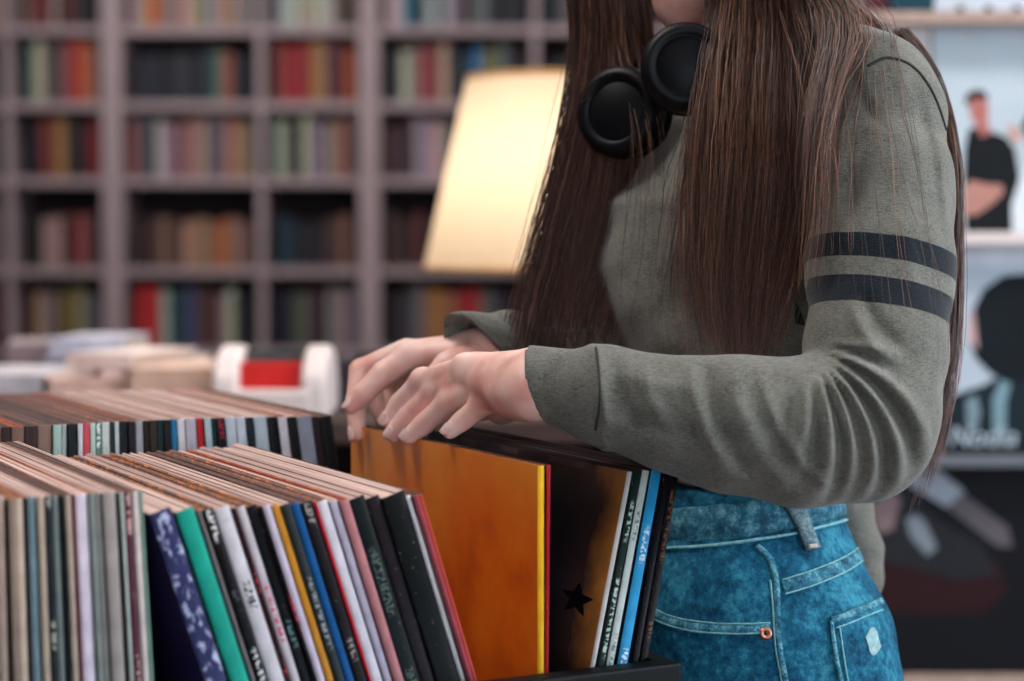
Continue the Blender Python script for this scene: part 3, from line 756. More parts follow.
def hand_far(f):
    w = WRR
    mcp = {'i': A(409, 357, 1.502), 'm': A(407, 352, 1.523), 'r': A(410, 356, 1.543), 'p': A(417, 364, 1.56)}
    nrm = np.array((0.20, -.30, .93)); nrm /= np.linalg.norm(nrm)
    for kx, wst, r0, r1 in (('i', A(478, 352, 1.49), .0140, .0098), ('m', A(478, 350, 1.505), .0145, .0098), ('r', A(480, 352, 1.52), .014, .0095), ('p', A(482, 356, 1.53), .013, .0088)):
        f.cone(wst, mcp[kx], r0, r1, .012)
    f.cone(w, w + (ELR - w) * .22, .0205, .0215, .012, flat=(nrm, .82))
    fg = {'i': [mcp['i'], A(383, 374, 1.497), A(363, 394, 1.493), A(351, 407, 1.49)],
          'm': [mcp['m'], A(361, 371, 1.528), A(356, 402, 1.512), A(357.5, 434, 1.503)],
          'r': [mcp['r'], A(372, 374, 1.555), A(374, 400, 1.545), A(383, 421, 1.535)],
          'p': [mcp['p'], A(389, 382, 1.575), A(388, 402, 1.57), A(394, 417, 1.56)]}
    rad = {'i': (.0112, .0098, .0084, .0062), 'm': (.0112, .0098, .0085, .0070), 'r': (.0104, .0090, .0080, .0064), 'p': (.0092, .0080, .0070, .0056)}
    for kx in fg: finger(f, fg[kx], rad[kx], .0025)
    f.ell(mcp['i'] + nrm * .002, (.0098,) * 3, .006)
    finger(f, [A(470, 358, 1.478), A(448, 366, 1.468), A(436, 378, 1.462), A(428, 392, 1.458)], (.0125, .0105, .0088, .0062), .006)
    return fg, nrm
fgN, nN = hand_near(hb); fgF, nF = hand_far(hb)
Vh, Fh = hb.mesh()

body = Field((-.17, 1.22, .0), (.36, 1.82, 1.70), .006)
body.cone(WR + (ELB - WR) * .06, ELB, .021, .034, .01); body.cone(ELB, SHL, .036, .032, .01)
body.cone(WRR + (ELR - WRR) * .06, ELR, .023, .036, .01); body.cone(ELR, SHR, .037, .043, .01)
YAW = math.radians(14)
body.loft([(.80, .20, 1.52, .08, .12, 0), (.93, .188, 1.523, .083, .125, 0), (1.02, .182, 1.53, .062, .10, 0), (1.12, .18, 1.54, .085, .13, YAW), (1.22, .185, 1.55, .095, .145, YAW),
           (1.30, .205, 1.56, .078, .135, YAW), (1.345, .213, 1.56, .045, .085, YAW), (1.36, .212, 1.56, .04, .07, YAW)], .02)
NK0, NK1 = np.array((.205, 1.56, 1.33)), np.array((.168, 1.535, 1.455))
body.cone(NK0, NK1, .052, .050, .02)
# head: she faces the bins and looks down a little
HC_ = np.array((.172, 1.53, 1.535))
fx = np.array((-.93, -.12, -.34)); fx /= np.linalg.norm(fx); fy = np.cross((0, 0, 1), fx); fy /= np.linalg.norm(fy); fz = np.cross(fx, fy)
MH = np.stack([fx, fy, fz], 1)
def H(f, l, u): return HC_ + fx * f + fy * l + fz * u
body.ell(HC_, (.094, .074, .088), .02, MH)
body.ell(H(.03, 0, -.062), (.060, .056, .062), .03, MH)
body.cone(H(.028, .035, -.098), H(.074, 0, -.106), .022, .018, .02); body.cone(H(.028, -.035, -.098), H(.074, 0, -.106), .022, .018, .02)
body.ell(H(.078, 0, -.104), (.018, .02, .017), .015, MH)
body.cone(H(.088, 0, .004), H(.104, 0, -.036), .0045, .0085, .012)
body.ell(H(.096, .011, -.043), (.008, .007, .006), .006, MH); body.ell(H(.096, -.011, -.043), (.008, .007, .006), .006, MH)
body.ell(H(.090, 0, -.064), (.010, .022, .006), .006, MH); body.ell(H(.087, 0, -.075), (.010, .019, .0065), .006, MH)
body.cone(H(.079, .03, .020), H(.079, -.03, .020), .008, .008, .014)
for sd in (1, -1):
    body.ell(H(.0755, .031 * sd, .004), (.0125, .0165, .0095), .004, MH)
    body.ell(H(.064, .042 * sd, -.035), (.022, .02, .02), .02, MH)
    body.ell(H(-.002, .076 * sd, -.018), (.017, .007, .030), .006, MH)
# hips, legs, feet
HIPN, HIPF = np.array((.205, 1.445, .83)), np.array((.205, 1.60, .83))
for hp, kx_, an in ((HIPN, (.20, 1.44, .45), (.235, 1.44, .075)), (HIPF, (.19, 1.61, .45), (.215, 1.62, .075))):
    body.cone(hp, kx_, .068, .050, .02); body.cone(kx_, an, .052, .036, .01); body.cone(np.array(an) + (0, 0, -.03), np.array(an) + (-.13, 0, -.045), .03, .024, .012)
Vb, Fb = body.mesh()
skin = NT('skin'); sc_ = skin.coord()
n1 = skin.noise(sc_, 34, 4); n2 = skin.noise(sc_, 420, 2)
skin.base(skin.ramp(n1, [(.32, lin((226, 160, 146))), (.5, lin((244, 194, 180))), (.7, lin((250, 212, 200)))]))
skin.b.inputs['Roughness'].default_value = .48; skin.b.inputs['Subsurface Weight'].default_value = .35
skin.b.inputs['Subsurface Radius'].default_value = (.012, .005, .003); skin.b.inputs['Subsurface Scale'].default_value = .35
skin.bump(n2, .12, .0004)
V = np.concatenate([Vh, Vb]); Fc = np.concatenate([Fh, Fb + len(Vh)])
bo = adopt(np_mesh('body', V, Fc, skin.m)); bo.name = 'body'
md = bo.modifiers.new('join', 'REMESH'); md.mode = 'VOXEL'; md.voxel_size = .0016; md.use_smooth_shade = True
md = bo.modifiers.new('soften', 'SMOOTH'); md.factor = .5; md.iterations = 6

# fingernails
M_nail = mat('pale_nail_polish', (238, 200, 190), .22, .03, coat=.5)
def nail(pts, nrm, r, up=None):
    tip, prev = pts[-1], pts[-2]; d = tip - prev; d /= np.linalg.norm(d)
    n = nrm - d * (nrm @ d); n /= np.linalg.norm(n)
    w = np.cross(d, n); b = bmesh.new(); G = []
    L, Wd = .0058, r * .74; tip = tip - d * .0014
    for j in range(7):
        row = []
        for i in range(7):
            a = (i / 6 - .5) * 2; t = (j / 6 - .5) * 2
            taper = 1 - .22 * max(0, t) ** 2 - .18 * max(0, -t) ** 2 if abs(a) > .5 else 1
            p = tip + d * (L * t + .0015 - .0012 * a * a * (1 if t > 0 else -.6) * abs(t)) + w * a * Wd * taper + n * (r * (1.03 - .40 * a * a) + .0003 - .0010 * max(0, t))
            row.append(b.verts.new(p))
        G.append(row)
    for j in range(6):
        for i in range(6): b.faces.new((G[j][i], G[j][i + 1], G[j + 1][i + 1], G[j + 1][i])).smooth = True
    me = bpy.data.meshes.new('fingernail'); b.to_mesh(me); b.free(); me.materials.append(M_nail)
    o = adopt(link(bpy.data.objects.new('fingernail', me))); md = o.modifiers.new('s', 'SOLIDIFY'); md.thickness = .0009; md.offset = -1
    return o
view = np.array((.0, -1.0, .1))
for kx, r in (('i', .0058), ('m', .0060), ('r', .0058), ('p', .0053)):
    nail(fgN[kx], nN * .75 + view * .45 + np.array((-.25, 0, 0)), r + .0012)
nail(fgF['i'], nF * .8 + np.array((-.75, 0, .1)), .0066); nail(fgF['m'], np.array((-.9, -.2, .1)), .0074)
for sd in (1, -1):
    e = MB(); e.lathe([(.0005, -.0105)] + [(.0105 * math.sin(PI * i / 12), -.0105 * math.cos(PI * i / 12)) for i in range(1, 12)] + [(.0005, .0105)], 20)
    eo = adopt(e.build('eye', mat('eye_white', (230, 226, 222), .2, .02), smooth=True)); eo.location = Vector(H(.0755, .031 * sd, -.003)) - PO
    eb = MB(); eb.tube([H(.084, .014 * sd, .021), H(.0845, .028 * sd, .027), H(.073, .046 * sd, .022)], [.0022, .0026, .001], 8); adopt(eb.build('eyebrow', mat('brow_hair', (58, 36, 28), .7, .2, 300)))

f = Field(HC_ - .14, HC_ + .14, .0014)
f.v = f.v[:]; f.ell(H(.0915, 0, -.064), (.010, .021, .0052), .002, MH); f.ell(H(.089, 0, -.0745), (.0098, .018, .0062), .002, MH)
Vl, Fl = f.mesh(); adopt(np_mesh('lips', Vl, Fl, mat('lip_skin', (186, 96, 92), .4, .08, 60)))
# --- sweater
def sweater():
    f = Field((-.09, 1.20, .90), (.36, 1.80, 1.42), .0026)
    f.loft([(1.036, .184, 1.53, .083, .134, 0), (1.06, .182, 1.535, .088, .142, YAW * .5), (1.13, .178, 1.545, .104, .150, YAW), (1.20, .172, 1.55, .112, .153, YAW),
            (1.25, .178, 1.555, .112, .156, YAW), (1.31, .205, 1.56, .092, .158, YAW), (1.35, .216, 1.56, .062, .118, YAW), (1.375, .208, 1.557, .058, .068, YAW), (1.384, .204, 1.555, .056, .060, YAW)], .02)
    # near sleeve
    up = [(A(868, 98, 1.43), .044), (A(881, 124, 1.415), .048), (A(881, 190, 1.385), .0510), (A(880, 270, 1.35), .0505), (A(876, 350, 1.315), .0475), (A(868, 410, 1.292), .0455), (A(860, 430, 1.288), .045)]
    f.chain(up, .012)
    f.cone(A(820, 92, 1.47), A(872, 98, 1.43), .05, .044, .03)
    fa = [(A(860, 430, 1.288), .0455), (A(800, 432, 1.275), .0465), (A(730, 424, 1.277), .043), (A(670, 413, 1.284), .0350), (A(625, 401, 1.292), .0298), (A(598, 394, 1.298), .0282), (A(592, 393, 1.299), .0276)]
    f.chain(fa, .018)
    f.chain([(cuff1, .0272), (cuff0 + (cuff0 - cuff1) * .5, .0278)], .004)
    # far sleeve
    f.chain([(SHR + (0, 0, 0), .05), (ELR, .046), (A(560, 372, 1.58), .034), (A(515, 355, 1.525), .0275), (A(450, 343, 1.47), .0262)], .02)
    # slack hem hanging at the back
    f.chain([(A(822, 486, 1.60), .020), (A(846, 512, 1.605), .017), (A(862, 550, 1.60), .0155), (A(868, 578, 1.595), .010), (A(868, 588, 1.595), .007)], .014)
    X, Y, Z = f.grids(); v = f.v
    # folds fanning out of the inside of the elbow
    ck = A(806, 348, 1.27)
    m = (np.abs(v) < .02)
    x, y, z = X[m], Y[m], Z[m]
    k = 1.3 / F
    u = (x - ck[0]) / k; w = -(z - ck[2]) / k          # about pixels right and down from the crook
    r = np.hypot(u, w); th = np.degrees(np.arctan2(w, u))
    arm = np.clip((1.40 - y) / .04, 0, 1)
    def bumps(phase, width, r0, r1, bend, amp):
        tt = th - bend * r / 100 - phase
        fall = np.clip((r - r0) / 25, 0, 1) * np.clip((r1 - r) / 40, 0, 1)
        return amp * np.exp(-(tt / width) ** 2) * fall
    D = np.zeros_like(x)
    for ph, wd_, r0, r1, be, am in ((4, 6, 22, 165, 24, .0075), (22, 5.5, 26, 165, 22, .008), (39, 5.5, 24, 160, 18, .008), (56, 6, 22, 155, 12, .0075), (76, 7, 24, 140, 6, .006), (100, 9, 28, 120, 0, .004), (-16, 7, 22, 100, 24, .0045)):
        D += 1.25 * bumps(ph, wd_ * .8, r0, r1, be, am)
        D -= bumps(ph + wd_ * 1.5, wd_ * .6, r0, r1, be, am)
    # soft folds along the forearm and over the upper arm
    px = 512 + F * x / np.maximum(y, .5); py_ = 240 - F * (z - CZ) / np.maximum(y, .5)
    def line(x0, y0, x1, y1, wd_, am, c=0.0):
        L = math.hypot(x1 - x0, y1 - y0); dx, dy = (x1 - x0) / L, (y1 - y0) / L
        s_ = (px - x0) * dx + (py_ - y0) * dy; q = -(px - x0) * dy + (py_ - y0) * dx - c * np.sin(np.clip(s_ / L, 0, 1) * PI)
        return am * np.exp(-(q / wd_) ** 2) * np.clip(1 - np.abs(s_ / L - .5) * 2, 0, 1) ** .5
    K2 = 2.9
    for a in ((598, 352, 612, 432, 5, .0026, 4), (612, 356, 640, 436, 6, -.0016, 4), (640, 362, 676, 440, 8, .0014, 6), (690, 362, 728, 470, 7, .0018, 8), (706, 366, 750, 478, 6, -.0022, 8), (730, 366, 790, 490, 9, .0018, 10),
              (760, 370, 830, 490, 6, .002, 12), (600, 372, 700, 392, 9, .0010, 0), (625, 420, 700, 440, 8, -.0012, 0), (850, 90, 830, 220, 7, .0014, 4), (905, 70, 940, 200, 8, -.0012, -6),
              (925, 100, 948, 240, 5, .0014, -3), (845, 60, 880, 130, 5, -.0014, 4), (870, 130, 846, 240, 9, -.0010, 4), (900, 180, 915, 300, 10, .0010, 2), (850, 300, 890, 360, 6, .0022, 6), (862, 290, 905, 350, 5, -.0016, 6)):
        D += K2 * line(*a)
    rngs = np.sin(x * 61 + z * 23) * np.sin(y * 47 + z * 71) * np.sin(z * 58 - x * 31)
    D = D * arm + .0022 * rngs * np.where(arm > 0, .5, 1)
    # torso drapes
    D += (1 - arm) * .0035 * np.sin(x * 60 + z * 28 + 2 * np.sin(z * 22))
    # cuffs stay neat
    q = np.clip(((x - cuff1[0]) / .006), 0, 1); q = np.where((y < 1.36) & (x < .09), q, 1.0)
    v[m] = v[m] - D * q
    # folded edge where the cuff is sewn on
    cx_ = cuff1[0] + .003; ring = np.exp(-((x + (z - cuff1[2]) * .12 - cx_) / .0028) ** 2) * (y < 1.36)
    v[m] -= .0022 * ring
    # open ends: neck and cuffs
    def cut(p, q, r, s_=1):
        p = np.array(p); q = np.array(q); d = q - p; L = d @ d
        sl, G = f.sub(np.minimum(p, q) - r, np.maximum(p, q) + r, .004)
        t = sum((G[i] - p[i]) * d[i] for i in range(3)) / L
        dd = np.sqrt(sum((G[i] - p[i] - np.clip(t, 0, 1) * d[i]) ** 2 for i in range(3))) - r
        f.v[sl] = np.maximum(f.v[sl], -dd)
    a = (cuff0 - cuff1); a /= np.linalg.norm(a)
    cut_plane(f, cuff0 + a * .001, a + np.array((0, 0, -.36)), .05)
    cut(cuff0 + a * .03, cuff0 - a * .02, .0232)
    b = A(484, 350, 1.498) - A(560, 372, 1.58); b /= np.linalg.norm(b)
    cut_plane(f, A(474, 350, 1.49), b + np.array((0, 0, -1.1)), .055); cut(A(430, 340, 1.455), A(500, 353, 1.51), .0222)
    cut(NK0 + (0, 0, .02), NK1 + (0, 0, .03), .054)
    return f.mesh()
def cut_plane(f, p, n, rad):
    n = n / np.linalg.norm(n); sl, G = f.sub(p - rad, p + rad, 0)
    d = sum((G[i] - p[i]) * n[i] for i in range(3))
    f.v[sl] = np.maximum(f.v[sl], d)
Vs, Fs = sweater()
kn = NT('heather_knit'); c_ = kn.coord(); sep = kn.n('ShaderNodeSeparateXYZ'); kn.l(c_, sep.inputs[0])
X_, Y_, Z_ = sep.outputs
n1 = kn.noise(c_, 900, 2, .6); n2 = kn.noise(c_, 60, 4, .6); n3 = kn.noise(kn.scaled(c_, (1, 1, 5)), 220, 3, .7)
base = kn.ramp(kn.math('ADD', kn.math('MULTIPLY', n1, .5), kn.math('MULTIPLY', n3, .5)), [(.36, lin((70, 70, 64))), (.62, lin((126, 125, 116)))])
base = kn.mix(kn.ramp(n2, [(.35, (0, 0, 0, 1)), (.7, (.35, .35, .35, 1))]), base, lin((140, 139, 130)))
# woven bands round the upper arm (object origin is the person's)
g = kn.math('ADD', kn.math('ADD', Z_, kn.math('MULTIPLY', X_, .17)), kn.math('MULTIPLY', Y_, .22))
def gval(px, py, Y): p = P(px, py, Y) - Vector((0, 0, 0)); return p.z + .17 * p.x + .22 * p.y
h1, h0 = gval(878, 241, 1.325), gval(878, 267, 1.325); l1, l0 = gval(878, 281, 1.305), gval(878, 311, 1.305)
def step(lo, hi): return kn.math('MULTIPLY', kn.math('GREATER_THAN', g, lo), kn.math('LESS_THAN', g, hi))
arm_only = kn.math('MULTIPLY', kn.math('GREATER_THAN', X_, .208), kn.math('LESS_THAN', Y_, 1.398))
band = kn.math('MULTIPLY', kn.math('ADD', step(h0, h1), step(l0, l1)), arm_only)
dk = kn.ramp(n1, [(.35, lin((14, 21, 28))), (.7, lin((32, 42, 50)))])
kn.base(kn.mix(band, base, dk)); kn.b.inputs['Roughness'].default_value = .92; kn.b.inputs['Specular IOR Level'].default_value = .2
kn.b.inputs['Sheen Weight'].default_value = .25; kn.b.inputs['Sheen Roughness'].default_value = .4
kn.bump(kn.math('ADD', n1, n3), .5, .0009)
sw = adopt(np_mesh('sweater', Vs, Fs, kn.m)); sw.modifiers.new('soften', 'SMOOTH').iterations = 3
# shader coordinates are the sweater's own, which equal room coordinates (vertices are stored in room space)

# --- jeans
def jeans():
    f = Field((.03, 1.32, .10), (.36, 1.72, 1.04), .0035)
    f.loft([(.80, .194, 1.52, .098, .150, 0), (.87, .192, 1.52, .099, .155, 0), (.93, .189, 1.522, .101, .150, 0), (.975, .185, 1.525, .090, .137, 0), (1.00, .183, 1.53, .082, .128, 0), (1.032, .182, 1.53, .078, .124, 0)], .02)
    f.ell((.247, 1.46, .885), (.050, .075, .075), .03); f.ell((.247, 1.59, .885), (.05, .075, .075), .03)
    for hp, kx_, an in ((HIPN, (.20, 1.44, .45), (.235, 1.44, .12)), (HIPF, (.19, 1.61, .45), (.215, 1.62, .12))):
        f.cone(hp, kx_, .092, .066, .03); f.cone(kx_, an, .066, .052, .01)
    X, Y, Z = f.grids(); m = np.abs(f.v) < .012; x, y, z = X[m], Y[m], Z[m]
    px = 512 + F * x / y; py_ = 240 - F * (z - CZ) / y
    D = .0009 * np.sin(x * 160 + z * 90) * np.sin(z * 120 - y * 60)
    def line(x0, y0, x1, y1, wd_, am, c=0.0):
        L = math.hypot(x1 - x0, y1 - y0); dx, dy = (x1 - x0) / L, (y1 - y0) / L
        s_ = (px - x0) * dx + (py_ - y0) * dy; q = -(px - x0) * dy + (py_ - y0) * dx - c * np.sin(np.clip(s_ / L, 0, 1) * PI)
        return am * np.exp(-(q / wd_) ** 2) * np.clip(1 - np.abs(s_ / L - .5) * 2, 0, 1) ** .5 * (y < 1.5)
    for a in ((650, 560, 760, 590, 5, .0014, 6), (655, 580, 750, 604, 5, -.0012, 4), (740, 602, 762, 626, 4, .002, 3), (733, 606, 752, 630, 4, -.002, 3), (670, 545, 755, 560, 5, .001, 4),
              (780, 585, 860, 575, 6, .0009, 3), (790, 640, 850, 600, 6, .0008, 4), (700, 590, 770, 640, 5, .0009, 0), (680, 650, 760, 668, 6, .001, 0)):
        D += line(*a)
    f.v[m] -= D
    return f.mesh()
Vj, Fj = jeans()
dn = NT('washed_denim'); c_ = dn.coord()
tw = dn.noise(dn.scaled(c_, (1, 1, 3)), 700, 2, .7); w1_ = dn.noise(c_, 26, 4, .65); w2_ = dn.noise(c_, 160, 4, .7)
v_ = dn.math('ADD', dn.math('MULTIPLY', w1_, .38), dn.math('ADD', dn.math('MULTIPLY', w2_, .42), dn.math('MULTIPLY', tw, .2)))
dcol = dn.ramp(v_, [(.40, lin((8, 52, 78))), (.5, lin((18, 92, 122))), (.60, lin((58, 140, 162)))])
dn.base(dcol); dn.b.inputs['Roughness'].default_value = .85; dn.b.inputs['Specular IOR Level'].default_value = .2; dn.bump(dn.math('ADD', tw, w2_), .5, .0006)
M_den = dn.m
jo = adopt(np_mesh('jeans', Vj, Fj, M_den)); jo.modifiers.new('soften', 'SMOOTH').iterations = 3

bpy.context.view_layer.update()
def bvh(o):
    ev = o.evaluated_get(bpy.context.evaluated_depsgraph_get()); return BVHTree.FromPolygons([v.co.copy() for v in ev.data.vertices], [tuple(p.vertices) for p in ev.data.polygons])
TJ = bvh(jo); CP = Vector((0, 0, CZ))
def onto(T, px, py, off=0.0):
    d = (P(px, py, 1.5) - CP).normalized(); h = T.ray_cast(CP, d)
    if h[0] is None: return None, None
    n = h[1] if h[1].dot(d) < 0 else -h[1]
    return h[0] + n * off, n
def bez(pts, n):
    """smooth path through pixels"""
    out = []; m = len(pts)
    for i in range(m - 1):
        p0, p1, p2, p3 = (Vector(pts[max(0, min(m - 1, k))]) for k in (i - 1, i, i + 1, i + 2))
        for j in range(n):
            t = j / n; out.append(.5 * ((2 * p1) + (p2 - p0) * t + (2 * p0 - 5 * p1 + 4 * p2 - p3) * t * t + (3 * p1 - p0 - 3 * p2 + p3) * t ** 3))
    out.append(Vector(pts[-1])); return out
def strip(T, path, half, off, thick, name, m, parent, wave=0.0):
    """a sewn strip lying on the cloth"""
    cs = []
    for p in path:
        q, n = onto(T, p[0], p[1])
        if q is not None: cs.append((q, n))
    b = MB(); prev = None
    for i, (q, n) in enumerate(cs):
        t = (cs[min(i + 1, len(cs) - 1)][0] - cs[max(0, i - 1)][0]).normalized(); w = n.cross(t).normalized()
        hw = half; o_ = off + wave * math.sin(i * 1.7)
        ring = [q + w * hw + n * (o_ - thick), q + w * hw * .9 + n * (o_ + thick * .8), q + n * (o_ + thick), q - w * hw * .9 + n * (o_ + thick * .8), q - w * hw + n * (o_ - thick)]
        ring = [b.bm.verts.new(r) for r in ring]
        if prev:
            for k in range(4): b.bm.faces.new((prev[k], prev[k + 1], ring[k + 1], ring[k])).smooth = True
            b.bm.faces.new((prev[4], prev[0], ring[0], ring[4]))
        else: b.bm.faces.new(ring)
        prev = ring
    b.bm.faces.new(prev[::-1])
    o = b.build(name, m, parent); return o
def dn_mat(name, a, b_, c3):
    s = NT(name); c_ = s.coord(); v = s.math('ADD', s.math('MULTIPLY', s.noise(c_, 110, 4, .7), .7), s.math('MULTIPLY', s.noise(c_, 700, 2), .3))
    s.base(s.ramp(v, [(.38, lin(a)), (.5, lin(b_)), (.62, lin(c3))])); s.b.inputs['Roughness'].default_value = .85; s.bump(v, .5, .0008); return s.m
M_band = dn_mat('waistband_denim', (14, 64, 86), (34, 104, 128), (104, 160, 172)); M_seam = dn_mat('seam_denim', (10, 56, 82), (40, 118, 142), (120, 176, 186))
M_stitch = mat('pale_stitching', (120, 178, 186), .8, .3, 300); M_loop = dn_mat('belt_loop_denim', (44, 72, 86), (84, 112, 122), (130, 150, 156))
yk = [(783, 587), (812, 578), (845, 564), (866, 549)]
strip(TJ, bez([(650, 527), (700, 524), (760, 517), (815, 506), (846, 497)], 14), .0135, .0012, .0016, 'waistband', M_band, jo)
strip(TJ, bez([(645, 549), (700, 547), (750, 541), (800, 532), (853, 518)], 14), .0011, .0014, .0010, 'waist_stitching', M_stitch, jo)
strip(TJ, bez([(757, 546), (770, 560), (776, 580), (777, 610), (779, 645), (785, 678), (792, 720)], 10), .0024, .0004, .0016, 'side_seam', M_seam, jo)
strip(TJ, bez([(770, 580), (773, 610), (775, 645), (781, 678), (788, 720)], 10), .0006, .0008, .0008, 'side_stitching', M_stitch, jo)
strip(TJ, bez(yk, 12), .0050, .0004, .0014, 'yoke_seam', M_seam, jo)
strip(TJ, bez([(x + 2, y + 7) for x, y in yk], 12), .0006, .0012, .0009, 'yoke_stitching', M_stitch, jo)
strip(TJ, bez([(x - 1, y - 7) for x, y in yk], 12), .0006, .0012, .0009, 'yoke_stitching', M_stitch, jo)
fp = [(648, 609), (668, 620), (700, 627), (735, 629), (770, 628)]
strip(TJ, bez(fp, 10), .0042, .0004, .0014, 'pocket_opening', M_seam, jo)
strip(TJ, bez([(x, y - 5) for x, y in fp], 10), .0006, .0014, .0008, 'pocket_stitching', M_stitch, jo)
strip(TJ, bez([(x, y + 5) for x, y in fp], 10), .0006, .0014, .0008, 'pocket_stitching', M_stitch, jo)
# back pocket patch laid on the seat
bp = [(830, 621), (882, 601), (900, 690), (846, 716)]
b = MB(); G = []
for j in range(15):
    row = []
    for i in range(13):
        u, v = i / 12, j / 14
        x = (bp[0][0] * (1 - u) + bp[1][0] * u) * (1 - v) + (bp[3][0] * (1 - u) + bp[2][0] * u) * v; y = (bp[0][1] * (1 - u) + bp[1][1] * u) * (1 - v) + (bp[3][1] * (1 - u) + bp[2][1] * u) * v
        e = .0007 if 0 < i < 12 and 0 < j < 14 else -.0008
        q, n = onto(TJ, x, y, .0012 + e)
        row.append(b.bm.verts.new(q) if q is not None and q.y < 1.62 else None)
    G.append(row)
for j in range(14):
    for i in range(12):
        q = (G[j][i], G[j][i + 1], G[j + 1][i + 1], G[j + 1][i])
        if all(q) and max((a.co - c.co).length for a in q for c in q) < .03: b.bm.faces.new(q).smooth = True
bpk = b.build('back_pocket', M_den, jo)
def on_p(pts, half, nm, m): strip(TJ, bez(pts, 10), half, .0022, .0009, nm, m, jo)
on_p([(830, 621), (856, 612), (880, 602)], .0028, 'pocket_hem', M_seam)
on_p([(830, 621), (834, 650), (840, 680), (846, 712)], .0016, 'pocket_edge', M_seam)
on_p([(838, 626), (842, 655), (848, 690), (852, 712)], .0006, 'pocket_stitching', M_stitch)
on_p([(834, 629), (858, 620), (880, 611)], .0006, 'pocket_stitching', M_stitch)
# worn spot
b = MB(); cc = [(871 + 6.5 * math.cos(a) + 1.6 * math.sin(3 * a), 642 + 13 * math.sin(a) + 1.5 * math.cos(5 * a)) for a in [2 * PI * i / 26 for i in range(26)]]
vs = [onto(TJ, *p, .0026)[0] for p in cc]
if all(v is not None for v in vs):
    b.poly(vs); o = b.build('worn_patch', mat('bleached_denim', (150, 186, 190), .9, .25, 220), jo, recalc=False); tag(o, 'bleached worn spot')
# belt loop and rivets
strip(TJ, bez([(786, 494), (795, 512), (803, 532), (810, 551)], 8), .0074, .0044, .0014, 'belt_loop', M_loop, jo)
strip(TJ, bez([(804, 549), (812, 548)], 3), .0016, .006, .0008, 'bar_tack', mat('pale_thread', (190, 176, 168), .8, .2, 300), jo)
M_cop = mat('copper_rivet', (206, 134, 112), .35, .1, 200, metal=.7)
q, n = onto(TJ, 765, 634, .0016)
rm = n.to_track_quat('Z', 'Y').to_matrix().to_4x4()
MB().lathe([(.0002, .0008), (.0016, .0008), (.0022, .0026), (.0036, .0028), (.0046, .0018), (.0048, .0), (.0002, .0)], 24, 0, q, rm).build('rivet', M_cop, jo)
MB().lathe([(.0001, .0030), (.0013, .0026), (.0015, .0008)], 12, 0, q, rm).build('rivet_pin', mat('dark_rivet_hole', (40, 26, 26), .5, .1), jo)
# shoes
for sx_, an in ((1, (.235, 1.44, .0)), (2, (.215, 1.62, 0))):
    f = Field((an[0] - .24, an[1] - .07, 0), (an[0] + .08, an[1] + .07, .13), .004)
    f.cone((an[0], an[1], .085), (an[0] - .02, an[1], .045), .042, .043, .02); f.cone((an[0] - .02, an[1], .042), (an[0] - .165, an[1], .034), .043, .036, .03, flat=((0, 0, 1), .9))
    X, Y, Z = f.grids(); f.v = np.maximum(f.v, (.006 - Z)).astype(np.float32)
    Vq, Fq = f.mesh(); adopt(np_mesh('shoe', Vq, Fq, mat('shoe_canvas', (40, 40, 46), .8)))

# --- seams of the sweater
TS = bvh(sw)
M_sseam = mat('sweater_seam', (58, 58, 54), .95, .2, 300)
strip(TS, bez([(868, 66), (885, 58), (905, 62), (922, 76), (936, 100), (946, 130)], 8), .0010, .0002, .0009, 'shoulder_seam', M_sseam, sw)
strip(TS, bez([(596, 348), (599, 372), (600, 400), (596, 430)], 8), .0009, .0002, .0008, 'cuff_seam', M_sseam, sw)

# --- headphones round the neck
hp = empty('headphones', (.13, 1.50, 1.28)); tag(hp, 'black over-ear headphones hanging round the neck of the woman', 'headphones')
M_hp = mat('headphone_plastic', (9, 10, 15), .5, .1, spec=.2); M_cu = mat('ear_cushion_leather', (8, 9, 13), .8, .15, spec=.2)
def cup(c, ax, r):
    M = Vector(ax).normalized().to_track_quat('Z', 'Y').to_matrix().to_4x4(); c = Vector(c) - Vector(hp.location)
    MB().lathe([(.0002, .0125), (r * .58, .0125), (r * .64, .0108), (r * .68, .0108), (r * .72, .0135), (r * .86, .0125), (r * .97, .008), (r, .003), (r, -.006), (r * .92, -.009), (.0002, -.009)], 48, 0, c, M).build('ear_cup', M_hp, hp)
    pr = [(r * .74 + r * .24 * math.cos(a), -.016 + .010 * math.sin(a)) for a in [2 * PI * i / 16 for i in range(17)]]
    MB().lathe(pr, 40, 0, c, M).build('ear_cushion', M_cu, hp)
c1, c2 = A(622, 112, 1.50), A(686, 68, 1.43)
cup(c1, (-.5, -.85, .1), .036); cup(c2, (-.1, -1, .15), .034)
hb_ = bez([tuple(c1 + (.01, .02, .02)), tuple(A(640, 60, 1.55)), (.17, 1.64, 1.385), (.255, 1.62, 1.395), (.275, 1.54, 1.39), (.235, 1.46, 1.385), tuple(c2 + (.006, .01, .022))], 10)
MB().tube([Vector(p) - Vector(hp.location) for p in hb_], .0075, 12).build('headband', M_hp, hp)

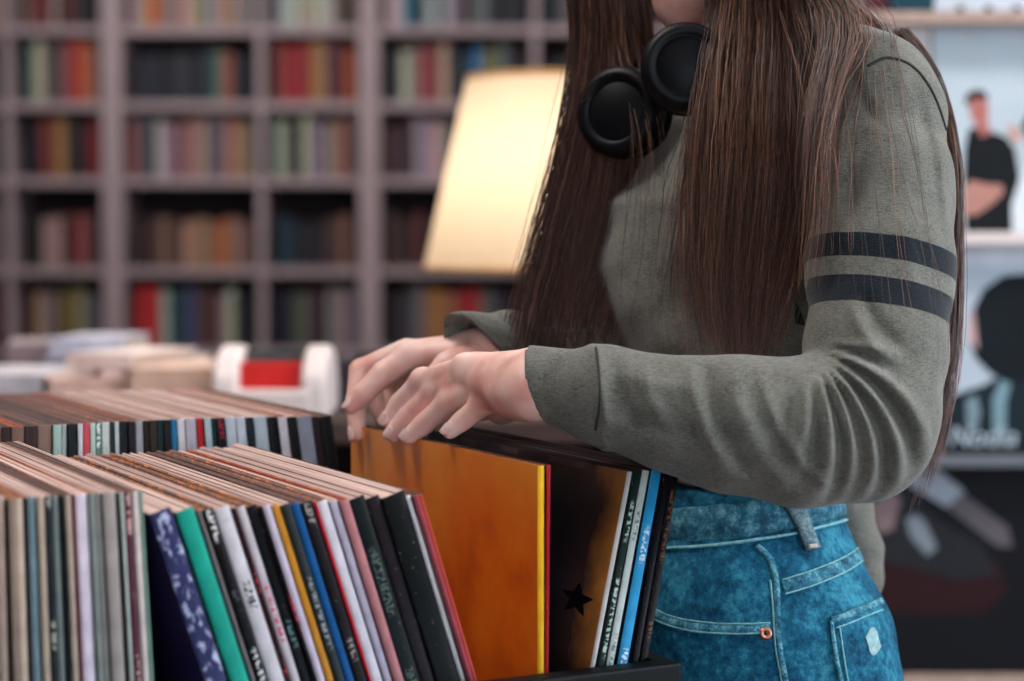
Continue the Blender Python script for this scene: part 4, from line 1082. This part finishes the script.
# --- hair
rng = np.random.default_rng(5)
def lock(guide, n, r0, r1, seg=22, wave=.004, thick=.00042, taper=.3, flat=(1, 1, 1), frizz=.0015):
    """guide: [(px, py, Y)]: strands inside a tube about the guide"""
    g = bez([tuple(A(*p)) for p in guide], 8); g = np.array([list(v) for v in g]); L = np.concatenate([[0], np.cumsum(np.linalg.norm(np.diff(g, axis=0), axis=1))]); L /= L[-1]
    t = np.linspace(0, 1, seg); c = np.stack([np.interp(t, L, g[:, k]) for k in range(3)], 1)
    out = np.zeros((n, seg, 3)); th = rng.uniform(0, 2 * PI, n); rr = np.sqrt(rng.uniform(0, 1, n))
    ph = rng.uniform(0, 6.28, (n, 4)); e = rng.uniform(.75, 1.0, n)
    rad = r0 + (r1 - r0) * t
    tw = rng.uniform(-.8, .8, n)
    for i in range(n):
        ti = t * e[i]; ci = np.stack([np.interp(ti, t, c[:, k]) for k in range(3)], 1)
        a = th[i] + tw[i] * ti
        o = np.stack([np.cos(a), np.sin(a), .25 * np.sin(a * 2 + ph[i, 0])], 1) * (rad * rr[i])[:, None] * np.array(flat)
        wv = np.stack([np.sin(ti * 9 + ph[i, 1]), np.sin(ti * 7 + ph[i, 2]), 0 * ti], 1) * wave * (ti ** .7)[:, None]
        fz_ = np.cumsum(rng.normal(0, 1, (seg, 3)), 0) * frizz / math.sqrt(seg)
        out[i] = ci + o + wv + fz_
    return out, np.full(n, thick), np.full(n, taper), (.06 if guide[-1][2] < 1.42 else -.06)
locks = []
def addl(*a, **k): locks.append(lock(*a, **k))
# mass on the far side, falling in front of the chest
for k in range(13):
    u = k / 12
    addl([(728, -266, 1.53), (668 + 20 * u, -244, 1.585), (612 + 40 * u, -180, 1.605), (582 + 44 * u, -110, 1.59), (578 + 44 * u, -60, 1.56 - .02 * u), (585 + 52 * u, 20, 1.55), (578 + 60 * u, 100, 1.53), (556 + 82 * u, 190, 1.51), (532 + 88 * u, 270, 1.50), (516 + 92 * u, 330, 1.49), (508 + 94 * u, 385, 1.49)], 240, .013, .0095, wave=.004, frizz=.003, thick=.00034)
# near side mass over the chest
for k in range(14):
    u = k / 13
    addl([(726 + 20 * u, -264, 1.525), (716 + 62 * u, -228, 1.468), (722 + 78 * u, -160, 1.440 + .01 * u), (728 + 60 * u, -90, 1.437), (722 + 82 * u, 0, 1.44), (712 + 100 * u, 70, 1.415), (704 + 112 * u, 150, 1.39 - .01 * u), (700 + 108 * u, 230, 1.375), (702 + 86 * u, 300, 1.36), (716 + 52 * u, 372 - 12 * abs(u - .5), 1.355)], 240, .014, .008, wave=.0045, taper=.2, frizz=.0035, thick=.00033)
for pts in ([(716, 0, 1.45), (700, 90, 1.43), (676, 200, 1.40), (668, 300, 1.40), (676, 370, 1.39)], [(720, 0, 1.45), (706, 90, 1.42), (690, 200, 1.39), (684, 300, 1.385), (694, 372, 1.37)], [(596, -120, 1.59), (606, -40, 1.57), (628, 50, 1.53), (650, 140, 1.47), (648, 230, 1.45), (640, 300, 1.45), (636, 370, 1.45)],
            [(724, 0, 1.44), (712, 100, 1.41), (700, 200, 1.385), (700, 300, 1.37), (712, 380, 1.35)], [(790, 10, 1.42), (812, 90, 1.38), (822, 180, 1.345), (812, 270, 1.34), (790, 350, 1.34)]):
    addl(pts, 20, .011, .016, wave=.004, taper=.2, frizz=.003, thick=.0003)
for k in range(7):
    u = k / 6
    addl([(728, -266, 1.525), (770, -232, 1.462), (786, -160, 1.446), (770 + 20 * u, -90, 1.44), (806 + 18 * u, -22, 1.42), (832 + 26 * u, 20 + 10 * u, 1.394), (822 + 16 * u, 80, 1.370), (814 + 6 * u, 150, 1.342), (815, 230, 1.322), (806, 300, 1.31)], 42, .009, .006, wave=.004, taper=.2, frizz=.004, thick=.0003)
# hair from the back of the head over the shoulder
for k in range(14):
    u = k / 13
    addl([(735, -266, 1.53), (800, -236, 1.50 + .09 * u), (846, -150, 1.49 + .12 * u), (842, -60, 1.49 + .10 * u), (846, 10, 1.50 + .09 * u), (862, 90, 1.53 + .08 * u), (880, 200, 1.54 + .06 * u), (878, 330, 1.54 + .05 * u)], 110, .014, .012, wave=.003)
for k in range(7):
    u = k / 6
    addl([(732, -266, 1.525), (790, -238, 1.49), (812, -170, 1.46), (790 + 30 * u, -80, 1.465), (800 + 30 * u, -14, 1.46), (838 + 22 * u, 22 - 10 * u, 1.435), (872 + 16 * u, 52 - 8 * u, 1.45), (905 + 14 * u, 96, 1.475), (932 + 6 * u, 190, 1.49), (940, 300, 1.48)], 60, .008, .006, wave=.002)
for k in range(4):
    addl([(900, 30, 1.50), (930, 70, 1.475), (954, 150, 1.44), (958 - k, 250, 1.42), (956 - 2 * k, 350, 1.40), (942 - 2 * k, 440, 1.39), (925 - 4 * k, 500 + 6 * k, 1.385)], 34, .006, .0035, wave=.002, taper=.2)
# crown cap and sides of the head
for k in range(26):
    a = 2 * PI * k / 26; 
    st_ = H(.0, 0, .09) ; pts = []
    for q in (.03, .4, .75, 1.1, 1.45, 1.75):
        dirv = np.cos(a) * fx * -1 + np.sin(a) * fy
        if np.cos(a) < -.5 and q > 1.2: continue
        pts.append(HC_ + fz * .094 * math.cos(q) + dirv * (.092 if abs(np.sin(a)) < .6 else .085) * math.sin(q))
    if len(pts) >= 4:
        px_ = [(512 + F * p[0] / p[1], 240 - F * (p[2] - CZ) / p[1] , p[1]) for p in pts]
        addl(px_, 150, .012, .018, seg=12, wave=.001)
# loose single hairs lying over the sleeve
for pts in ([(838, 14), (842, 60), (826, 130), (821, 200), (829, 290)], [(852, 40), (836, 100), (824, 180), (822, 240), (826, 300)], [(866, 50), (846, 130), (838, 220), (842, 300)],
            [(872, 50), (880, 150), (905, 200), (925, 270), (938, 350)], [(896, 58), (914, 150), (928, 240), (940, 330), (938, 400)], [(858, 52), (866, 160), (880, 260), (890, 380), (905, 440)],
            [(890, 52), (900, 130), (916, 210), (934, 300)], [(850, 50), (858, 140), (862, 230), (868, 320)], [(880, 50), (890, 140), (893, 230), (906, 330), (918, 400)], [(862, 60), (852, 150), (856, 260), (872, 350)]):
    for rep in range(3):
        g = [(pts[0][0] - RND.uniform(25, 45), -10, 1.42), (pts[0][0] - RND.uniform(2, 14), 18 + RND.uniform(-8, 12), 1.40)]; dx = RND.uniform(-7, 7)
        for a_, b_ in pts:
            dx += RND.uniform(-3, 3); q, n = onto(TS, a_ + dx, b_, .002)
            if q is not None: g.append((a_ + dx, max(b_, 62), q.y - .004))
        if len(g) > 4: addl(g, 1, .0016, .004, wave=.002, thick=.00022, frizz=.002)
addl([(600, 80, 1.50), (560, 120, 1.48), (556, 200, 1.48), (566, 260, 1.48)], 3, .004, .009, wave=.004, thick=.0002, frizz=.006)
ST = [];Th = [];Tp = []
allV, allF, allC = [], [], []; off = 0
for S, th_, tp_, to_ in locks:
    n, seg, _ = S.shape
    T = np.gradient(S, axis=1); T /= np.linalg.norm(T, axis=2, keepdims=True) + 1e-9
    ref = np.array((0.3, 1, .1)); U = np.cross(T, ref); U /= np.linalg.norm(U, axis=2, keepdims=True) + 1e-9; Wv = np.cross(T, U)
    tt = np.linspace(0, 1, seg); rad = th_[:, None] * (1 - (1 - tp_[:, None]) * tt[None, :] ** 3) * rng.uniform(.7, 1.35, (n, 1))
    ring = [S + (U * math.cos(a) + Wv * math.sin(a)) * rad[..., None] for a in (0, 2 * PI / 3, 4 * PI / 3)]
    Vv = np.stack(ring, 2).reshape(-1, 3); 
    i = np.arange(n)[:, None, None] * seg * 3; j = np.arange(seg - 1)[None, :, None] * 3; k = np.arange(3)[None, None, :]; k2 = (k + 1) % 3
    f = np.stack([i + j + k, i + j + k2, i + j + 3 + k2, i + j + 3 + k], -1).reshape(-1, 4) + off
    tone = np.clip(rng.normal(.42 + to_, .24, n), 0, 1); allC.append(np.repeat(tone, seg * 3))
    allV.append(Vv); allF.append(f); off += len(Vv)
# roots close over the scalp
na, nq = 64, 30; gv = []
for j in range(nq):
    for i in range(na):
        a = 2 * PI * i / na; q = .001 + (2.2) * j / (nq - 1); lim = .95 if math.cos(a) < -.45 else (1.35 if math.cos(a) < 0 else 2.2); q = min(q, lim)
        gv.append(HC_ + fz * .090 * math.cos(q) + (-math.cos(a) * fx * .0955 + math.sin(a) * fy * .0775) * math.sin(q))
gf = [[j * na + i, j * na + (i + 1) % na, (j + 1) * na + (i + 1) % na, (j + 1) * na + i] for j in range(nq - 1) for i in range(na)]
allV.append(np.array(gv)); allF.append(np.array(gf) + off); allC.append(np.full(len(gv), .25)); off += len(gv)
hs = NT('brown_hair'); at_ = hs.n('ShaderNodeAttribute'); at_.attribute_name = 'tone'
hs.base(hs.ramp(at_.outputs['Fac'], [(0.0, lin((34, 20, 18))), (.45, lin((80, 48, 36))), (.8, lin((140, 92, 68))), (1.0, lin((176, 128, 98)))]))
hs.b.inputs['Roughness'].default_value = .38; hs.b.inputs['Specular IOR Level'].default_value = .6
V = np.concatenate(allV)
ho = adopt(np_mesh('hair', V, np.concatenate(allF), hs.m)); ho['label'] = 'long straight brown hair'
at = ho.data.attributes.new('tone', 'FLOAT', 'POINT'); at.data.foreach_set('value', np.concatenate(allC).astype(np.float32))
print('hair strands', sum(len(s_[0]) for s_ in locks), 'verts', len(V))
# ------------------------------------------------------------------ light
def area(name, loc, size, energy, color, target=None, rot=None):
    l = bpy.data.lights.new(name, 'AREA'); l.shape = 'RECTANGLE'; l.size = size[0]; l.size_y = size[1]; l.energy = energy; l.color = color
    o = bpy.data.objects.new(name, l); o.location = loc; COL.objects.link(o)
    if target is not None: o.rotation_euler = (Vector(target) - Vector(loc)).to_track_quat('-Z', 'Y').to_euler()
    return o
wd_ = bpy.data.worlds.new('daylight'); SC.world = wd_; wd_.use_nodes = True
wd_.node_tree.nodes['Background'].inputs[0].default_value = (.82, .90, 1, 1); wd_.node_tree.nodes['Background'].inputs[1].default_value = 4.6
# ceiling panels of the shop
M_fix = mat('lamp_housing', (200, 200, 200), .5, .02)
se = NT('ceiling_panel_glow'); se.b.inputs['Emission Color'].default_value = (1, .93, .88, 1); se.b.inputs['Emission Strength'].default_value = 6
for k, (x, y, e) in enumerate([(1.3, 1.5, 18), (-.9, 1.7, 26), (.4, 3.4, 16), (-1.4, 6.5, 34), (.6, 6.5, 30)]):
    c = empty('ceiling_light', (x, y, HC))
    tag(c, ['ceiling panel light nearest the shop window', 'ceiling panel light above the back record bin', 'ceiling panel light above the floor lamp',
            'ceiling panel light before the left of the bookshelf', 'ceiling panel light before the right of the bookshelf'][k], 'light', 'ceiling panel lights')
    MB().box(-.32, .32, -.32, .32, -.04, 0, bev=.004).build('housing', M_fix, c)
    MB().box(-.3, .3, -.3, .3, -.045, -.0405).build('diffuser', se.m, c)
    area('ceiling_panel_lamp', (x, y, HC - .06), (.6, .6), e, (1, .93, .88), (x, y, 0))
